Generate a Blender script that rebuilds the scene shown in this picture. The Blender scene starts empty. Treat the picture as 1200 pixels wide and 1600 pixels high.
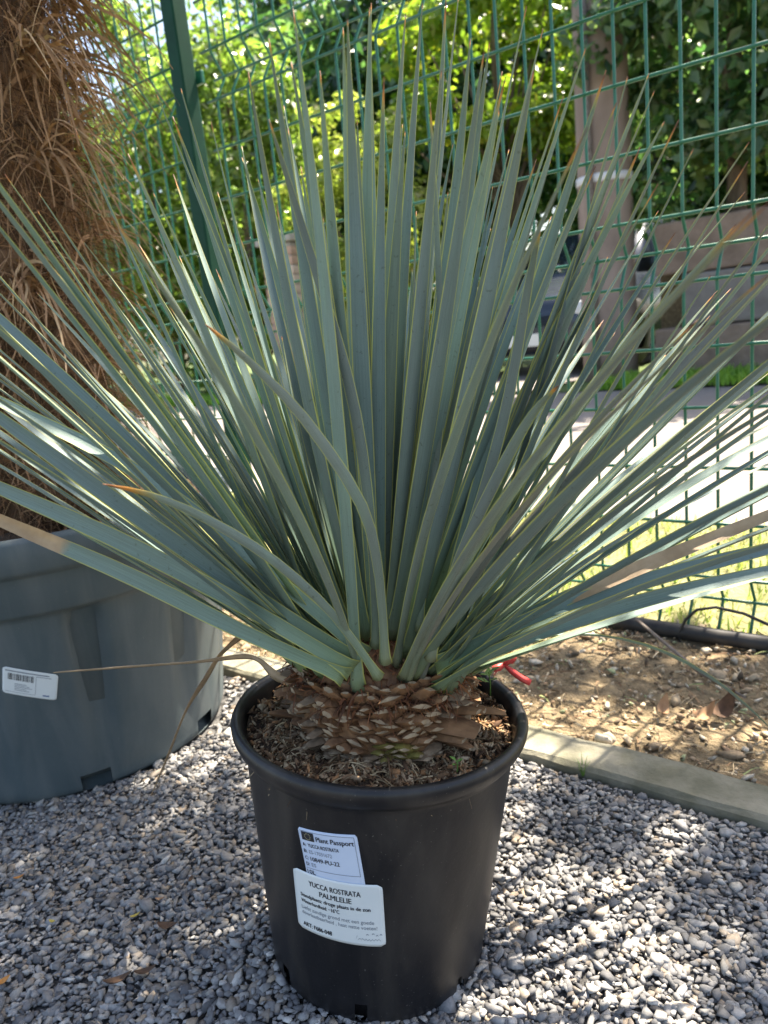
import bpy, bmesh, math, random
import numpy as np
from mathutils import Vector, Matrix
R = math.radians
random.seed(7); rng = np.random.default_rng(7)
sc = bpy.context.scene

# ------------------------------------------------------------------ camera
CAM = np.array([0.0, -0.687, 0.686])
PITCH, ROLL, FPX = R(13.0), R(6.0), 1200.0
_fw = np.array([0, math.cos(PITCH), -math.sin(PITCH)])
_u0 = np.array([0, math.sin(PITCH), math.cos(PITCH)])
_r0 = np.array([1.0, 0, 0])
_up = _u0*math.cos(ROLL) + _r0*math.sin(ROLL)
_ri = _r0*math.cos(ROLL) - _u0*math.sin(ROLL)
cd = bpy.data.cameras.new('camera'); cam = bpy.data.objects.new('camera', cd)
sc.collection.objects.link(cam); sc.camera = cam
cam.matrix_world = Matrix(((_ri[0], _up[0], -_fw[0], CAM[0]), (_ri[1], _up[1], -_fw[1], CAM[1]),
                           (_ri[2], _up[2], -_fw[2], CAM[2]), (0, 0, 0, 1)))
cd.sensor_fit = 'VERTICAL'; cd.sensor_height = 36; cd.sensor_width = 27; cd.lens = 27
cd.clip_start = 0.01; cd.clip_end = 500
cd.dof.use_dof = True; cd.dof.focus_distance = 0.76; cd.dof.aperture_fstop = 8.0

# ------------------------------------------------------------------ sky, sun, exposure
SUN_AZ, SUN_EL = 47.0, 60.0
w = bpy.data.worlds.new('World'); sc.world = w; w.use_nodes = True
nt = w.node_tree
sky = nt.nodes.new('ShaderNodeTexSky'); sky.sky_type = 'NISHITA'; sky.sun_disc = False
sky.dust_density = 2.5; sky.sun_elevation = R(SUN_EL); sky.sun_rotation = R(SUN_AZ)
nt.links.new(sky.outputs[0], nt.nodes['Background'].inputs[0])
nt.nodes['Background'].inputs[1].default_value = 0.09
sl = bpy.data.lights.new('sun', 'SUN'); sl.energy = 5.0; sl.angle = R(0.5); sl.color = (1.0, 0.93, 0.82)
so = bpy.data.objects.new('sun', sl); sc.collection.objects.link(so)
so.location = (4, 5, 9)
_sd = Vector((math.sin(R(SUN_AZ))*math.cos(R(SUN_EL)), math.cos(R(SUN_AZ))*math.cos(R(SUN_EL)), math.sin(R(SUN_EL))))
so.rotation_euler = _sd.to_track_quat('Z', 'Y').to_euler()
vs = sc.view_settings
vs.view_transform = 'Standard'; vs.look = 'None'; vs.gamma = 1; vs.use_curve_mapping = False
vs.exposure = 2.2
vs.use_white_balance = True; vs.white_balance_temperature = 6950
sc.cycles.use_denoising = True
sc.cycles.max_bounces = 8; sc.cycles.transmission_bounces = 6; sc.cycles.transparent_max_bounces = 6

# ------------------------------------------------------------------ frame of the fence line: s along it, v away from the viewer
U = np.array([0.775, -0.632, 0.0]); U /= np.linalg.norm(U)
NV = np.array([-U[1], U[0], 0.0])
def W(s, v, z=0.0): return U*s + NV*v + np.array([0, 0, z])
def ray(x, y): return _fw + _ri*(x-600)/FPX + _up*(800-y)/FPX
def proj(P):
    q = np.asarray(P) - CAM; z = q @ _fw
    return 600 + FPX*(q @ _ri)/z, 800 - FPX*(q @ _up)/z, z
ANG_U = math.atan2(U[1], U[0])

# ------------------------------------------------------------------ helpers
COL = sc.collection
def link(o, parent=None):
    COL.objects.link(o)
    if parent is not None: o.parent = parent
    return o
def empty(name, loc=(0, 0, 0)):
    o = bpy.data.objects.new(name, None); o.empty_display_size = 0.05; o.location = loc
    return link(o)
def tag(o, label=None, cat=None, group=None, kind=None):
    if label: o['label'] = label
    if cat: o['category'] = cat
    if group: o['group'] = group
    if kind: o['kind'] = kind
    return o
def pymesh(name, V, F, mat=None, smooth=False):
    m = bpy.data.meshes.new(name); m.from_pydata([tuple(map(float, v)) for v in V], [], [tuple(f) for f in F]); m.update()
    if mat: m.materials.append(mat)
    if smooth: m.polygons.foreach_set('use_smooth', [True]*len(m.polygons))
    return m
def mobj(name, V, F, mat=None, parent=None, smooth=False, loc=None):
    o = bpy.data.objects.new(name, pymesh(name, V, F, mat, smooth))
    if loc is not None: o.location = loc
    return link(o, parent)
def npobj(name, V, T, mat=None, parent=None, col=None, smooth=False):
    """many small triangles at once; col = one colour per vertex"""
    m = bpy.data.meshes.new(name); nv, n = len(V), len(T)
    m.vertices.add(nv); m.vertices.foreach_set('co', np.asarray(V, dtype=np.float32).ravel())
    m.loops.add(n*3); m.loops.foreach_set('vertex_index', np.asarray(T, dtype=np.int32).ravel())
    m.polygons.add(n); m.polygons.foreach_set('loop_start', np.arange(0, n*3, 3, dtype=np.int32))
    m.polygons.foreach_set('loop_total', np.full(n, 3, dtype=np.int32))
    if smooth: m.polygons.foreach_set('use_smooth', np.ones(n, dtype=bool))
    if col is not None:
        a = m.color_attributes.new('tint', 'FLOAT_COLOR', 'POINT')
        a.data.foreach_set('color', np.hstack([col, np.ones((nv, 1))]).astype(np.float32).ravel())
    m.update(calc_edges=True)
    if mat: m.materials.append(mat)
    return link(bpy.data.objects.new(name, m), parent)
def box(sx, sy, sz, bev=0.0, off=(0, 0, 0)):
    """vertices, faces of a box (bevelled when bev > 0)"""
    bm = bmesh.new(); bmesh.ops.create_cube(bm, size=1)
    for v in bm.verts: v.co = Vector((v.co.x*sx+off[0], v.co.y*sy+off[1], v.co.z*sz+off[2]))
    if bev: bmesh.ops.bevel(bm, geom=bm.edges[:], offset=bev, segments=2, affect='EDGES', profile=0.5)
    bm.verts.index_update()
    V = [v.co[:] for v in bm.verts]; F = [[v.index for v in f.verts] for f in bm.faces]; bm.free()
    return V, F
def tube(pts, rad, n=8, closed_ends=True):
    pts = [np.array(p, float) for p in pts]; V = []; F = []
    k = len(pts); rads = rad if hasattr(rad, '__len__') else [rad]*k
    t = pts[1]-pts[0]; a = np.cross(t, [0, 0, 1.0])
    if np.linalg.norm(a) < 1e-6: a = np.array([1.0, 0, 0])
    a /= np.linalg.norm(a)
    for i, p in enumerate(pts):
        t = pts[min(i+1, k-1)] - pts[max(i-1, 0)]; t /= np.linalg.norm(t)
        a = a - t*(a @ t); a /= np.linalg.norm(a); b = np.cross(t, a)
        for j in range(n):
            q = 2*math.pi*j/n; V.append(p + (a*math.cos(q)+b*math.sin(q))*rads[i])
    for i in range(k-1):
        for j in range(n):
            F.append((i*n+j, i*n+(j+1) % n, (i+1)*n+(j+1) % n, (i+1)*n+j))
    if closed_ends:
        F.append(tuple(range(n-1, -1, -1))); F.append(tuple((k-1)*n+j for j in range(n)))
    return V, F
def lathe(prof, n=64, skip=None):
    V = []; F = []
    for r, z in prof:
        for j in range(n):
            a = 2*math.pi*j/n; V.append((r*math.cos(a), r*math.sin(a), z))
    for i in range(len(prof)-1):
        for j in range(n):
            if skip and skip(i, j): continue
            F.append((i*n+j, i*n+(j+1) % n, (i+1)*n+(j+1) % n, (i+1)*n+j))
    return V, F
def merge(parts):
    V = []; F = []
    for v, f in parts:
        o = len(V); V += list(v); F += [tuple(i+o for i in q) for q in f]
    return V, F

# ------------------------------------------------------------------ material helpers
def mat_new(name):
    m = bpy.data.materials.new(name); m.use_nodes = True
    return m, m.node_tree, m.node_tree.nodes['Principled BSDF']
def nd(nt, typ, **kw):
    n = nt.nodes.new(typ)
    for k, v in kw.items():
        if k.startswith('i_'): n.inputs[k[2:].replace('_', ' ')].default_value = v
        else: setattr(n, k, v)
    return n
def ramp(nt, src, stops):
    r = nt.nodes.new('ShaderNodeValToRGB'); e = r.color_ramp.elements
    while len(e) < len(stops): e.new(0.5)
    for k, (p, c) in enumerate(stops): e[k].position = p; e[k].color = (c[0], c[1], c[2], 1)
    nt.links.new(src, r.inputs[0]); return r.outputs[0]
def mixc(nt, fac, a, b, mode='MIX'):
    n = nt.nodes.new('ShaderNodeMix'); n.data_type = 'RGBA'; n.blend_type = mode
    for sock, val in ((n.inputs[0], fac), (n.inputs[6], a), (n.inputs[7], b)):
        if hasattr(val, 'is_linked'): nt.links.new(val, sock)
        elif isinstance(val, (int, float)): sock.default_value = val
        else: sock.default_value = (val[0], val[1], val[2], 1)
    return n.outputs[2]
def math_n(nt, op, a, b=0.0, clamp=False):
    n = nt.nodes.new('ShaderNodeMath'); n.operation = op; n.use_clamp = clamp
    for sock, val in ((n.inputs[0], a), (n.inputs[1], b)):
        if hasattr(val, 'is_linked'): nt.links.new(val, sock)
        else: sock.default_value = val
    return n.outputs[0]
def noise(nt, scale, detail=4, vec=None, rough=0.55, dist=0.0):
    n = nt.nodes.new('ShaderNodeTexNoise'); n.inputs['Scale'].default_value = scale
    n.inputs['Detail'].default_value = detail; n.inputs['Roughness'].default_value = rough
    n.inputs['Distortion'].default_value = dist
    if vec is not None: nt.links.new(vec, n.inputs['Vector'])
    return n.outputs['Fac']
def objco(nt): return nt.nodes.new('ShaderNodeTexCoord').outputs['Object']
def stretch(nt, vec, s):
    n = nt.nodes.new('ShaderNodeMapping'); n.inputs['Scale'].default_value = s
    nt.links.new(vec, n.inputs['Vector']); return n.outputs[0]
def bump(nt, b, h, strength=0.3, dist=0.002):
    n = nt.nodes.new('ShaderNodeBump'); n.inputs['Strength'].default_value = strength; n.inputs['Distance'].default_value = dist
    nt.links.new(h, n.inputs['Height']); nt.links.new(n.outputs[0], b.inputs['Normal'])
def noisy(name, c1, c2, scale=20, rough=0.7, bscale=None, bstr=0.3, bdist=0.002, spec=0.4, detail=5, lo=0.3, hi=0.7, st=None):
    m, nt, b = mat_new(name); co = objco(nt)
    if st: co = stretch(nt, co, st)
    f = noise(nt, scale, detail, co)
    nt.links.new(ramp(nt, f, [(lo, c1), (hi, c2)]), b.inputs['Base Color'])
    b.inputs['Roughness'].default_value = rough; b.inputs['Specular IOR Level'].default_value = spec
    if bscale: bump(nt, b, noise(nt, bscale, 4, co), bstr, bdist)
    return m
def tinted(name, rough=0.8, bscale=None, bstr=0.3, trans=0.0, spec=0.3, mottle=0.25, mscale=60):
    """base colour from the per-piece tint attribute, a little mottled"""
    m, nt, b = mat_new(name)
    a = nd(nt, 'ShaderNodeAttribute', attribute_name='tint')
    co = objco(nt); f = noise(nt, mscale, 3, co)
    g = ramp(nt, f, [(0.25, (1-mottle,)*3), (0.75, (1+mottle,)*3)])
    c = mixc(nt, 1.0, a.outputs['Color'], g, 'MULTIPLY')
    nt.links.new(c, b.inputs['Base Color'])
    b.inputs['Roughness'].default_value = rough; b.inputs['Specular IOR Level'].default_value = spec
    if bscale: bump(nt, b, noise(nt, bscale, 3, co), bstr)
    if trans:
        t = nt.nodes.new('ShaderNodeBsdfTranslucent')
        c2 = mixc(nt, 1.0, c, (1.3, 1.5, 0.75), 'MULTIPLY'); nt.links.new(c2, t.inputs['Color'])
        mx = nt.nodes.new('ShaderNodeMixShader'); mx.inputs[0].default_value = trans
        nt.links.new(b.outputs[0], mx.inputs[1]); nt.links.new(t.outputs[0], mx.inputs[2])
        nt.links.new(mx.outputs[0], nt.nodes['Material Output'].inputs['Surface'])
    return m
def plain(name, c, rough=0.5, metal=0.0, spec=0.5):
    m, nt, b = mat_new(name); b.inputs['Base Color'].default_value = (*c, 1)
    b.inputs['Roughness'].default_value = rough; b.inputs['Metallic'].default_value = metal; b.inputs['Specular IOR Level'].default_value = spec
    return m

M = {}
M['stone'] = tinted('gravel stone', 0.8, 350, 0.25, mottle=0.22, mscale=220)
M['grit'] = noisy('grit between stones', (0.05, 0.05, 0.05), (0.13, 0.125, 0.12), 300, 0.95, 400, 0.6, 0.004)
M['soil'] = noisy('dry soil', (0.10, 0.072, 0.040), (0.29, 0.22, 0.130), 45, 0.95, 140, 0.9, 0.012)
M['litter'] = tinted('litter', 0.9, 400, 0.4, mottle=0.35, mscale=150)
M['grass'] = tinted('grass blade', 0.6, None, trans=0.4, mottle=0.15)
M['lawn'] = noisy('lawn earth', (0.13, 0.13, 0.05), (0.27, 0.25, 0.12), 12, 0.95, 60, 0.8, 0.02)
M['verge'] = noisy('verge earth', (0.05, 0.08, 0.02), (0.10, 0.15, 0.04), 8, 0.95)
M['field'] = noisy('far ground', (0.07, 0.085, 0.035), (0.12, 0.12, 0.06), 0.6, 0.95)
M['leaf'] = tinted('tree leaf', 0.27, None, trans=0.58, spec=0.7, mottle=0.12, mscale=20)
M['bark'] = noisy('bark', (0.07, 0.05, 0.035), (0.20, 0.15, 0.11), 14, 0.9, 30, 0.8, 0.02, st=(1, 1, 0.25))
M['fence'] = noisy('green coated steel', (0.010, 0.115, 0.062), (0.016, 0.150, 0.085), 30, 0.32, 200, 0.06, 0.001, 0.55)
M['kerb'] = noisy('mossy concrete', (0.13, 0.125, 0.085), (0.27, 0.25, 0.19), 18, 0.92, 160, 0.5, 0.003, lo=0.35, hi=0.68)
M['pipe'] = noisy('black irrigation pipe', (0.012, 0.012, 0.013), (0.05, 0.047, 0.043), 22, 0.55, 90, 0.15, 0.002)

def road_mat():
    m, nt, b = mat_new('pale concrete road'); co = objco(nt)
    f = noise(nt, 1.2, 6, co); c = ramp(nt, f, [(0.3, (0.17, 0.15, 0.138)), (0.7, (0.235, 0.21, 0.195))])
    g = ramp(nt, noise(nt, 160, 2, co), [(0.35, (0.72,)*3), (0.65, (1.1,)*3)])
    nt.links.new(mixc(nt, 1.0, c, g, 'MULTIPLY'), b.inputs['Base Color']); b.inputs['Roughness'].default_value = 0.9
    bump(nt, b, noise(nt, 200, 3, co), 0.4, 0.004); return m
M['road'] = road_mat()

# ------------------------------------------------------------------ the setting
def strip(name, v0, v1, s0, s1, z, mat, nx=1, ny=1, amp=0.0, kind='structure'):
    V = []; F = []
    for j in range(ny+1):
        for i in range(nx+1):
            s = s0+(s1-s0)*i/nx; v = v0+(v1-v0)*j/ny
            h = amp*(math.sin(s*31+v*17)+math.sin(s*13-v*41+1)+math.sin(s*57+v*71)*0.6)*0.4 + (random.uniform(-1, 1)*amp*0.5)
            V.append(W(s, v, z+h))
    for j in range(ny):
        for i in range(nx):
            a = j*(nx+1)+i; F.append((a, a+1, a+nx+2, a+nx+1))
    o = mobj(name, V, F, mat, None, True); tag(o, kind=kind); return o
g = mobj('ground', [(-220, -220, -0.04), (220, -220, -0.04), (220, 220, -0.04), (-220, 220, -0.04)], [(0, 1, 2, 3)], M['field']); tag(g, kind='structure')
strip('gravel_yard', -4, 0.445, -4, 4, -0.008, M['grit'], 40, 24, 0.002)
strip('soil_bed', 0.524, 1.06, -4, 4, 0.0, M['soil'], 400, 40, 0.006)
strip('lawn', 1.06, 1.92, -6, 5, -0.004, M['lawn'], 80, 12, 0.008)
strip('road', 1.92, 6.1, -30, 20, -0.012, M['road'], 2, 2)
strip('verge', 6.1, 40, -40, 30, 0.0, M['verge'], 60, 30, 0.01)

# gravel: real stones, joined
def icosa():
    p = (1+5**0.5)/2
    V = np.array([(-1, p, 0), (1, p, 0), (-1, -p, 0), (1, -p, 0), (0, -1, p), (0, 1, p), (0, -1, -p), (0, 1, -p), (p, 0, -1), (p, 0, 1), (-p, 0, -1), (-p, 0, 1)], float)
    V /= np.linalg.norm(V[0])
    F = np.array([(0, 11, 5), (0, 5, 1), (0, 1, 7), (0, 7, 10), (0, 10, 11), (1, 5, 9), (5, 11, 4), (11, 10, 2), (10, 7, 6), (7, 1, 8), (3, 9, 4), (3, 4, 2), (3, 2, 6), (3, 6, 8), (3, 8, 9), (4, 9, 5), (2, 4, 11), (6, 2, 10), (8, 6, 7), (9, 8, 1)])
    return V, F
ICV, ICF = icosa()
def shard():
    v = ICV*(1+rng.uniform(-0.25, 0.25, (12, 1)))+rng.normal(0, 0.10, (12, 3))
    for _ in range(5):                       # broken faces: flatten what sticks out beyond a random plane
        n_ = rng.normal(size=3); n_ /= np.linalg.norm(n_); v = v-np.outer(np.maximum(0, v @ n_-rng.uniform(0.35, 0.7)), n_)
    return v*1.12
TEMPL = [shard() for _ in range(40)]
def rotmats(n, tilt=0.5):
    a = rng.uniform(0, 2*np.pi, n); tx = rng.normal(0, tilt, n); ty = rng.normal(0, tilt, n)
    ca, sa, cx, sx, cy, sy = np.cos(a), np.sin(a), np.cos(tx), np.sin(tx), np.cos(ty), np.sin(ty)
    z = np.zeros(n); o = np.ones(n)
    Rz = np.stack([ca, -sa, z, sa, ca, z, z, z, o], 1).reshape(n, 3, 3)
    Rx = np.stack([o, z, z, z, cx, -sx, z, sx, cx], 1).reshape(n, 3, 3)
    Ry = np.stack([cy, z, sy, z, o, z, -sy, z, cy], 1).reshape(n, 3, 3)
    return Rx @ Ry @ Rz
def stones(P, size, tilt=0.5, flat=(1.0, 0.78, 0.55)):
    n = len(P); T = np.array(TEMPL)[rng.integers(0, 40, n)]
    S = size[:, None]*np.array(flat)*rng.uniform(0.75, 1.3, (n, 3))
    V = np.einsum('nij,nkj->nki', rotmats(n, tilt), T*S[:, None, :]) + P[:, None, :]
    F = ICF[None]+12*np.arange(n)[:, None, None]
    return V.reshape(-1, 3), F.reshape(-1, 3)
def palette(n, cols, wts, jit=0.15):
    c = np.array(cols)[rng.choice(len(cols), n, p=np.array(wts)/sum(wts))]
    return c*rng.uniform(1-jit, 1+jit, (n, 1))
def strands(starts, dirs, lens, wid, droop, curl, nseg=7):
    """curved ribbons: vertices and triangles (numpy)"""
    n = len(starts); t = np.linspace(0, 1, nseg+1)
    d = dirs/np.linalg.norm(dirs, axis=1, keepdims=True)
    rnd = rng.normal(size=(n, 3)); q = np.cross(d, rnd); q /= np.linalg.norm(q, axis=1, keepdims=True)
    p = np.cross(d, q); ph = rng.uniform(0, 6.28, n); fr = rng.uniform(1.5, 4.0, n)
    C = starts[:, None]+d[:, None]*(lens[:, None]*t[None])[..., None]
    C = C + q[:, None]*(curl*lens)[:, None, None]*(np.sin(ph[:, None]+fr[:, None]*t[None])-np.sin(ph)[:, None])[..., None]
    C = C + p[:, None]*(curl*lens*0.6)[:, None, None]*(np.cos(ph[:, None]*1.7+fr[:, None]*t[None]*1.3)-np.cos(ph*1.7)[:, None])[..., None]
    C[..., 2] -= (droop*lens)[:, None]*t[None]**2
    wv = np.cross(d, rng.normal(size=(n, 3))); wv /= np.linalg.norm(wv, axis=1, keepdims=True)
    wv = wv*wid[:, None]
    tw = (1-0.75*t)[None, :, None]
    V = np.stack([C-wv[:, None]*tw, C+wv[:, None]*tw], 2).reshape(n, -1, 3)
    f = []
    for k in range(nseg): a = 2*k; f += [(a, a+1, a+3), (a, a+3, a+2)]
    Fa = np.array(f)[None]+(2*(nseg+1))*np.arange(n)[:, None, None]
    return V.reshape(-1, 3), Fa.reshape(-1, 3), 2*(nseg+1)

def scatter(x0, x1, y0, y1, sp):
    nx = int((x1-x0)/sp); ny = int((y1-y0)/sp)
    X, Y = np.meshgrid(x0+(np.arange(nx)+0.5)*sp, y0+(np.arange(ny)+0.5)*sp)
    P = np.stack([X.ravel(), Y.ravel()], 1); return P + rng.uniform(-0.6, 0.6, P.shape)*sp
A = scatter(-1.0, 0.75, -0.34, 0.62, 0.0058); B = scatter(-1.5, 0.2, 0.62, 1.9, 0.012)
P2 = np.vstack([A, B]); big = np.concatenate([np.full(len(A), 0.0050), np.full(len(B), 0.0075)])
vv = P2 @ NV[:2]
keep = vv < 0.438
bigpot = np.hypot(P2[:, 0]+0.62, P2[:, 1]-0.72) > 0.262
ypot = np.hypot(P2[:, 0]+0.06, P2[:, 1]-0.086) > 0.108
keep &= bigpot & ypot
P2 = P2[keep]; big = big[keep]; n = len(P2)
size = big*np.exp(rng.normal(0, 0.36, n)); size = np.clip(size, 0.0022, 0.013)
z = -0.004 + rng.uniform(0, 1, n)**1.5*0.0062
z += 0.003*np.sin(P2[:, 0]*9+1)*np.sin(P2[:, 1]*11)
rp = np.hypot(P2[:, 0]+0.06, P2[:, 1]-0.086)
z += np.clip(0.11*(-0.06-P2[:, 0]), -0.006, 0.014)*np.exp(-((rp-0.12)/0.09)**2)
V, F = stones(np.column_stack([P2, z]), size, 0.24, (1.0, .80, .42))
cc = palette(n, [(0.225, 0.22, 0.215), (0.285, 0.275, 0.265), (0.165, 0.163, 0.165), (0.35, 0.33, 0.30), (0.25, 0.215, 0.18), (0.31, 0.25, 0.19), (0.44, 0.42, 0.39), (0.10, 0.10, 0.105)],
             [28, 22, 22, 10, 9, 5, 2.5, 8], 0.22)
o = npobj('gravel_stones', V, F, M['stone'], None, np.repeat(cc, 12, 0)); tag(o, 'loose crushed grey gravel stones covering the yard around the pots', 'gravel', kind='stuff')

# concrete edging
def kerb():
    V = []; F = []; n = 120
    for i in range(n+1):
        s = -3.2+6.4*i/n; j = lambda a=0.0025: random.uniform(-a, a)
        for (v, zz) in ((0.444, -0.04), (0.444+j(), 0.008+j()), (0.450+j(), 0.015+j(0.0015)), (0.519+j(), 0.016+j(0.0015)), (0.525+j(), 0.010+j()), (0.525, -0.04)):
            V.append(W(s, v, zz))
    for i in range(n):
        for k in range(5):
            a = i*6+k; F.append((a, a+6, a+7, a+1))
    F += [tuple(range(6)), tuple(n*6+5-k for k in range(6))]
    return mobj('concrete_edging', V, F, M['kerb'], None)
tag(kerb(), 'weathered low concrete edging strip between grey gravel and soil bed', 'edging')

# soil bed litter: pebbles, bark chips and dead leaf bits
n = 8000
s = rng.uniform(-2.2, 1.7, n); v = rng.uniform(0.535, 1.09, n)
P = U[None]*s[:, None]+NV[None]*v[:, None]; P[:, 2] = rng.uniform(0.0, 0.008, n)
V, F = stones(P, 0.0050*np.exp(rng.normal(0, 0.45, n)), 0.6, (1.0, 0.7, 0.4))
cc = palette(n, [(0.38, 0.30, 0.20), (0.30, 0.22, 0.14), (0.47, 0.41, 0.32), (0.17, 0.115, 0.07), (0.42, 0.27, 0.16), (0.33, 0.36, 0.20), (0.10, 0.075, 0.05)], [26, 22, 22, 14, 6, 6, 8], 0.25)
def bed_straw():
    n = 3600; P = U[None]*rng.uniform(-2.0, 1.6, n)[:, None]+NV[None]*rng.uniform(.535, 1.08, n)[:, None]; P[:, 2] = rng.uniform(.003, .009, n)
    q = rng.uniform(0, 2*np.pi, n); D = np.column_stack([np.cos(q), np.sin(q), rng.uniform(-.05, .22, n)])
    v_, f_, k_ = strands(P, D, rng.uniform(.012, .055, n), rng.uniform(.0006, .0022, n), np.full(n, .25), np.full(n, .10), 4)
    return v_, f_, np.repeat(palette(n, [(.40, .31, .19), (.28, .18, .10), (.50, .42, .29), (.15, .09, .05), (.30, .33, .14)], [4, 4, 2, 3, 1], .25), k_, 0)
V3, F3, C3 = bed_straw()
tag(npobj('soil_litter', np.vstack([V, V3]), np.vstack([F, F3+len(V)]), M['litter'], None, np.vstack([np.repeat(cc, 12, 0), C3])), 'dry pebbles, bark bits and leaf litter over the soil bed', 'litter', kind='stuff')

def blades(name, n, s0, s1, v0, v1, h, wd, cols, wts, label, lean=0.5, z0=0.0):
    s = rng.uniform(s0, s1, n); v = rng.uniform(v0, v1, n)
    # patchiness
    k = (np.sin(s*7.3+v*9)+np.sin(s*15-v*21+2)+np.sin(s*3.1+v*30))/3
    ok = rng.uniform(-1, 0.4, n) < k; s = s[ok]; v = v[ok]; n = len(s)
    P = U[None]*s[:, None]+NV[None]*v[:, None]; P[:, 2] = z0
    a = rng.uniform(0, 2*np.pi, n); H = h*rng.uniform(0.45, 1.25, n); L = H*rng.uniform(0, lean, n)*2
    d = np.stack([np.cos(a), np.sin(a), np.zeros(n)], 1); q = np.stack([-d[:, 1], d[:, 0], np.zeros(n)], 1)*(wd*rng.uniform(0.6, 1.3, n))[:, None]
    up = np.array([0, 0, 1.0])
    m1 = P+d*(L*0.35)[:, None]+up*(H*0.6)[:, None]; tp = P+d*L[:, None]+up*H[:, None]
    V = np.stack([P-q, P+q, m1-q*0.8, m1+q*0.8, tp], 1).reshape(-1, 3)
    F = (np.array([(0, 1, 3), (0, 3, 2), (2, 3, 4)])[None]+5*np.arange(n)[:, None, None]).reshape(-1, 3)
    tag(npobj(name, V, F, M['grass'], None, np.repeat(palette(n, cols, wts, 0.2), 5, 0)), label, 'grass', kind='stuff')
blades('lawn_grass', 16000, -2.6, 2.4, 1.075, 1.93, 0.03, 0.0022, [(0.22, 0.30, 0.07), (0.34, 0.36, 0.12), (0.46, 0.42, 0.22), (0.13, 0.22, 0.05)], [4, 4, 3, 2], 'patchy yellow green grass between the wire fence and the road', 0.7)
blades('verge_grass', 20000, -14, -4.95, 6.08, 6.95, 0.10, 0.009, [(0.20, 0.36, 0.05), (0.28, 0.44, 0.08), (0.12, 0.24, 0.04)], [4, 4, 2], 'bright green grass verge across the road left of the driveway', 0.5)
blades('verge_grass', 10000, -2.42, 3, 6.08, 6.95, 0.10, 0.009, [(0.20, 0.36, 0.05), (0.28, 0.44, 0.08), (0.12, 0.24, 0.04)], [4, 4, 2], 'bright green grass verge across the road below the block wall', 0.5)
strip('driveway', 6.1, 15, -4.9, -2.98, 0.02, M['road'], 6, 12)


# ------------------------------------------------------------------ black nursery pot with the yucca
PX, PY, RB, RT, PH, TILT = -0.0594, 0.0864, 0.122, 0.161, 0.2932, R(6.34)
RW = 0.1495                                   # wall radius just under the rim
AX = np.array([math.sin(TILT), 0, math.cos(TILT)]); EX = np.array([math.cos(TILT), 0, -math.sin(TILT)]); EY = np.array([0, 1.0, 0])
PB = np.array([PX, PY, 0.0])
def pot2w(x, y, h): return PB + EX*x + EY*y + AX*h
def w2pot(P): q = np.asarray(P)-PB; return np.array([q @ EX, q @ EY, q @ AX])
def on_cone(px, py, c0, r0, r1, H, ax=None):
    """where a sight line meets a pot wall: (angle, height)"""
    d = ray(px, py); t = 0.2
    for _ in range(4000):
        P = CAM+d*t
        q = w2pot(P) if ax else np.asarray(P)-c0
        if math.hypot(q[0], q[1]) < r0+(r1-r0)*q[2]/H and q[2] < H: break
        t += 0.0005
    return math.atan2(q[1], q[0]), q[2]

def potmat(name, c1, c2, rough, speck, dust=(0.17, 0.145, 0.115), st=(1, 1, 0.25), sc_=16):
    m, nt, b = mat_new(name); co = objco(nt)
    c = ramp(nt, noise(nt, 7, 6, co), [(0.3, c1), (0.72, c2)])
    d = ramp(nt, noise(nt, 420, 1, co), [(0.73, (0, 0, 0)), (0.78, (1, 1, 1))])
    smear = ramp(nt, noise(nt, sc_, 6, stretch(nt, co, st), dist=0.6), [(0.44, (0, 0, 0)), (0.85, (speck,)*3)])
    c = mixc(nt, smear, c, dust)
    c = mixc(nt, math_n(nt, 'MULTIPLY', d, 0.3), c, (0.30, 0.28, 0.25))
    nt.links.new(c, b.inputs['Base Color']); b.inputs['Roughness'].default_value = rough
    b.inputs['Specular IOR Level'].default_value = 0.4
    bump(nt, b, noise(nt, 160, 5, co), 0.12, 0.0015); return m
M['blackpot'] = potmat('black polypropylene', (0.007, 0.007, 0.0085), (0.013, 0.0125, 0.0145), 0.40, 0.30)
M['greypot'] = potmat('grey green moulded plastic', (0.062, 0.084, 0.092), (0.088, 0.113, 0.120), 0.5, 0.45, (.20, .205, .20), (1, 1, .12), 22)
M['potsoil'] = noisy('dark potting soil', (0.022, 0.013, 0.008), (0.11, 0.07, 0.042), 60, 0.95, 160, 1.0, 0.01)

pot = empty('nursery_pot', (PX, PY, -0.002)); pot.rotation_euler = (0, TILT, 0)
tag(pot, 'black plastic nursery pot with two white stickers holding the spiky yucca', 'pot')
NSEG = 120
holes = [on_cone(566, 1588, None, RB, RW, PH, True)[0], on_cone(447, 1515, None, RB, RW, PH, True)[0], on_cone(716, 1545, None, RB, RW, PH, True)[0]]
holes += [holes[0]+math.pi*0.75, holes[0]+math.pi*1.1]
def rr(h): return RB+(RW-RB)*h/PH
prof = [(0.0, 0.001), (RB-0.012, 0.001), (RB-0.002, 0.0), (RB, 0.004)] + [(rr(h), h) for h in (0.010, 0.018, 0.026, 0.034, 0.06, 0.10, 0.15, 0.20, 0.24, PH-0.034)] + \
       [(RW-0.002, PH-0.028), (RW+0.0035, PH-0.025), (RT-0.004, PH-0.019), (RT-0.0008, PH-0.012), (RT, PH-0.006), (RT-0.0025, PH-0.001), (RT-0.006, PH), (RT-0.0095, PH-0.001),
        (RT-0.0125, PH-0.006), (RW-0.004, PH-0.02), (rr(0.1)-0.004, 0.10), (RB-0.004, 0.006), (0, 0.006)]
def hole(i, j):
    if not 3 <= i <= 5: return False
    a = 2*math.pi*(j+0.5)/NSEG
    return any(abs((a-h+math.pi) % (2*math.pi)-math.pi) < 0.052*(1 if i < 5 else 0.75) for h in holes)
V, F = lathe(prof, NSEG, hole)
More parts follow.
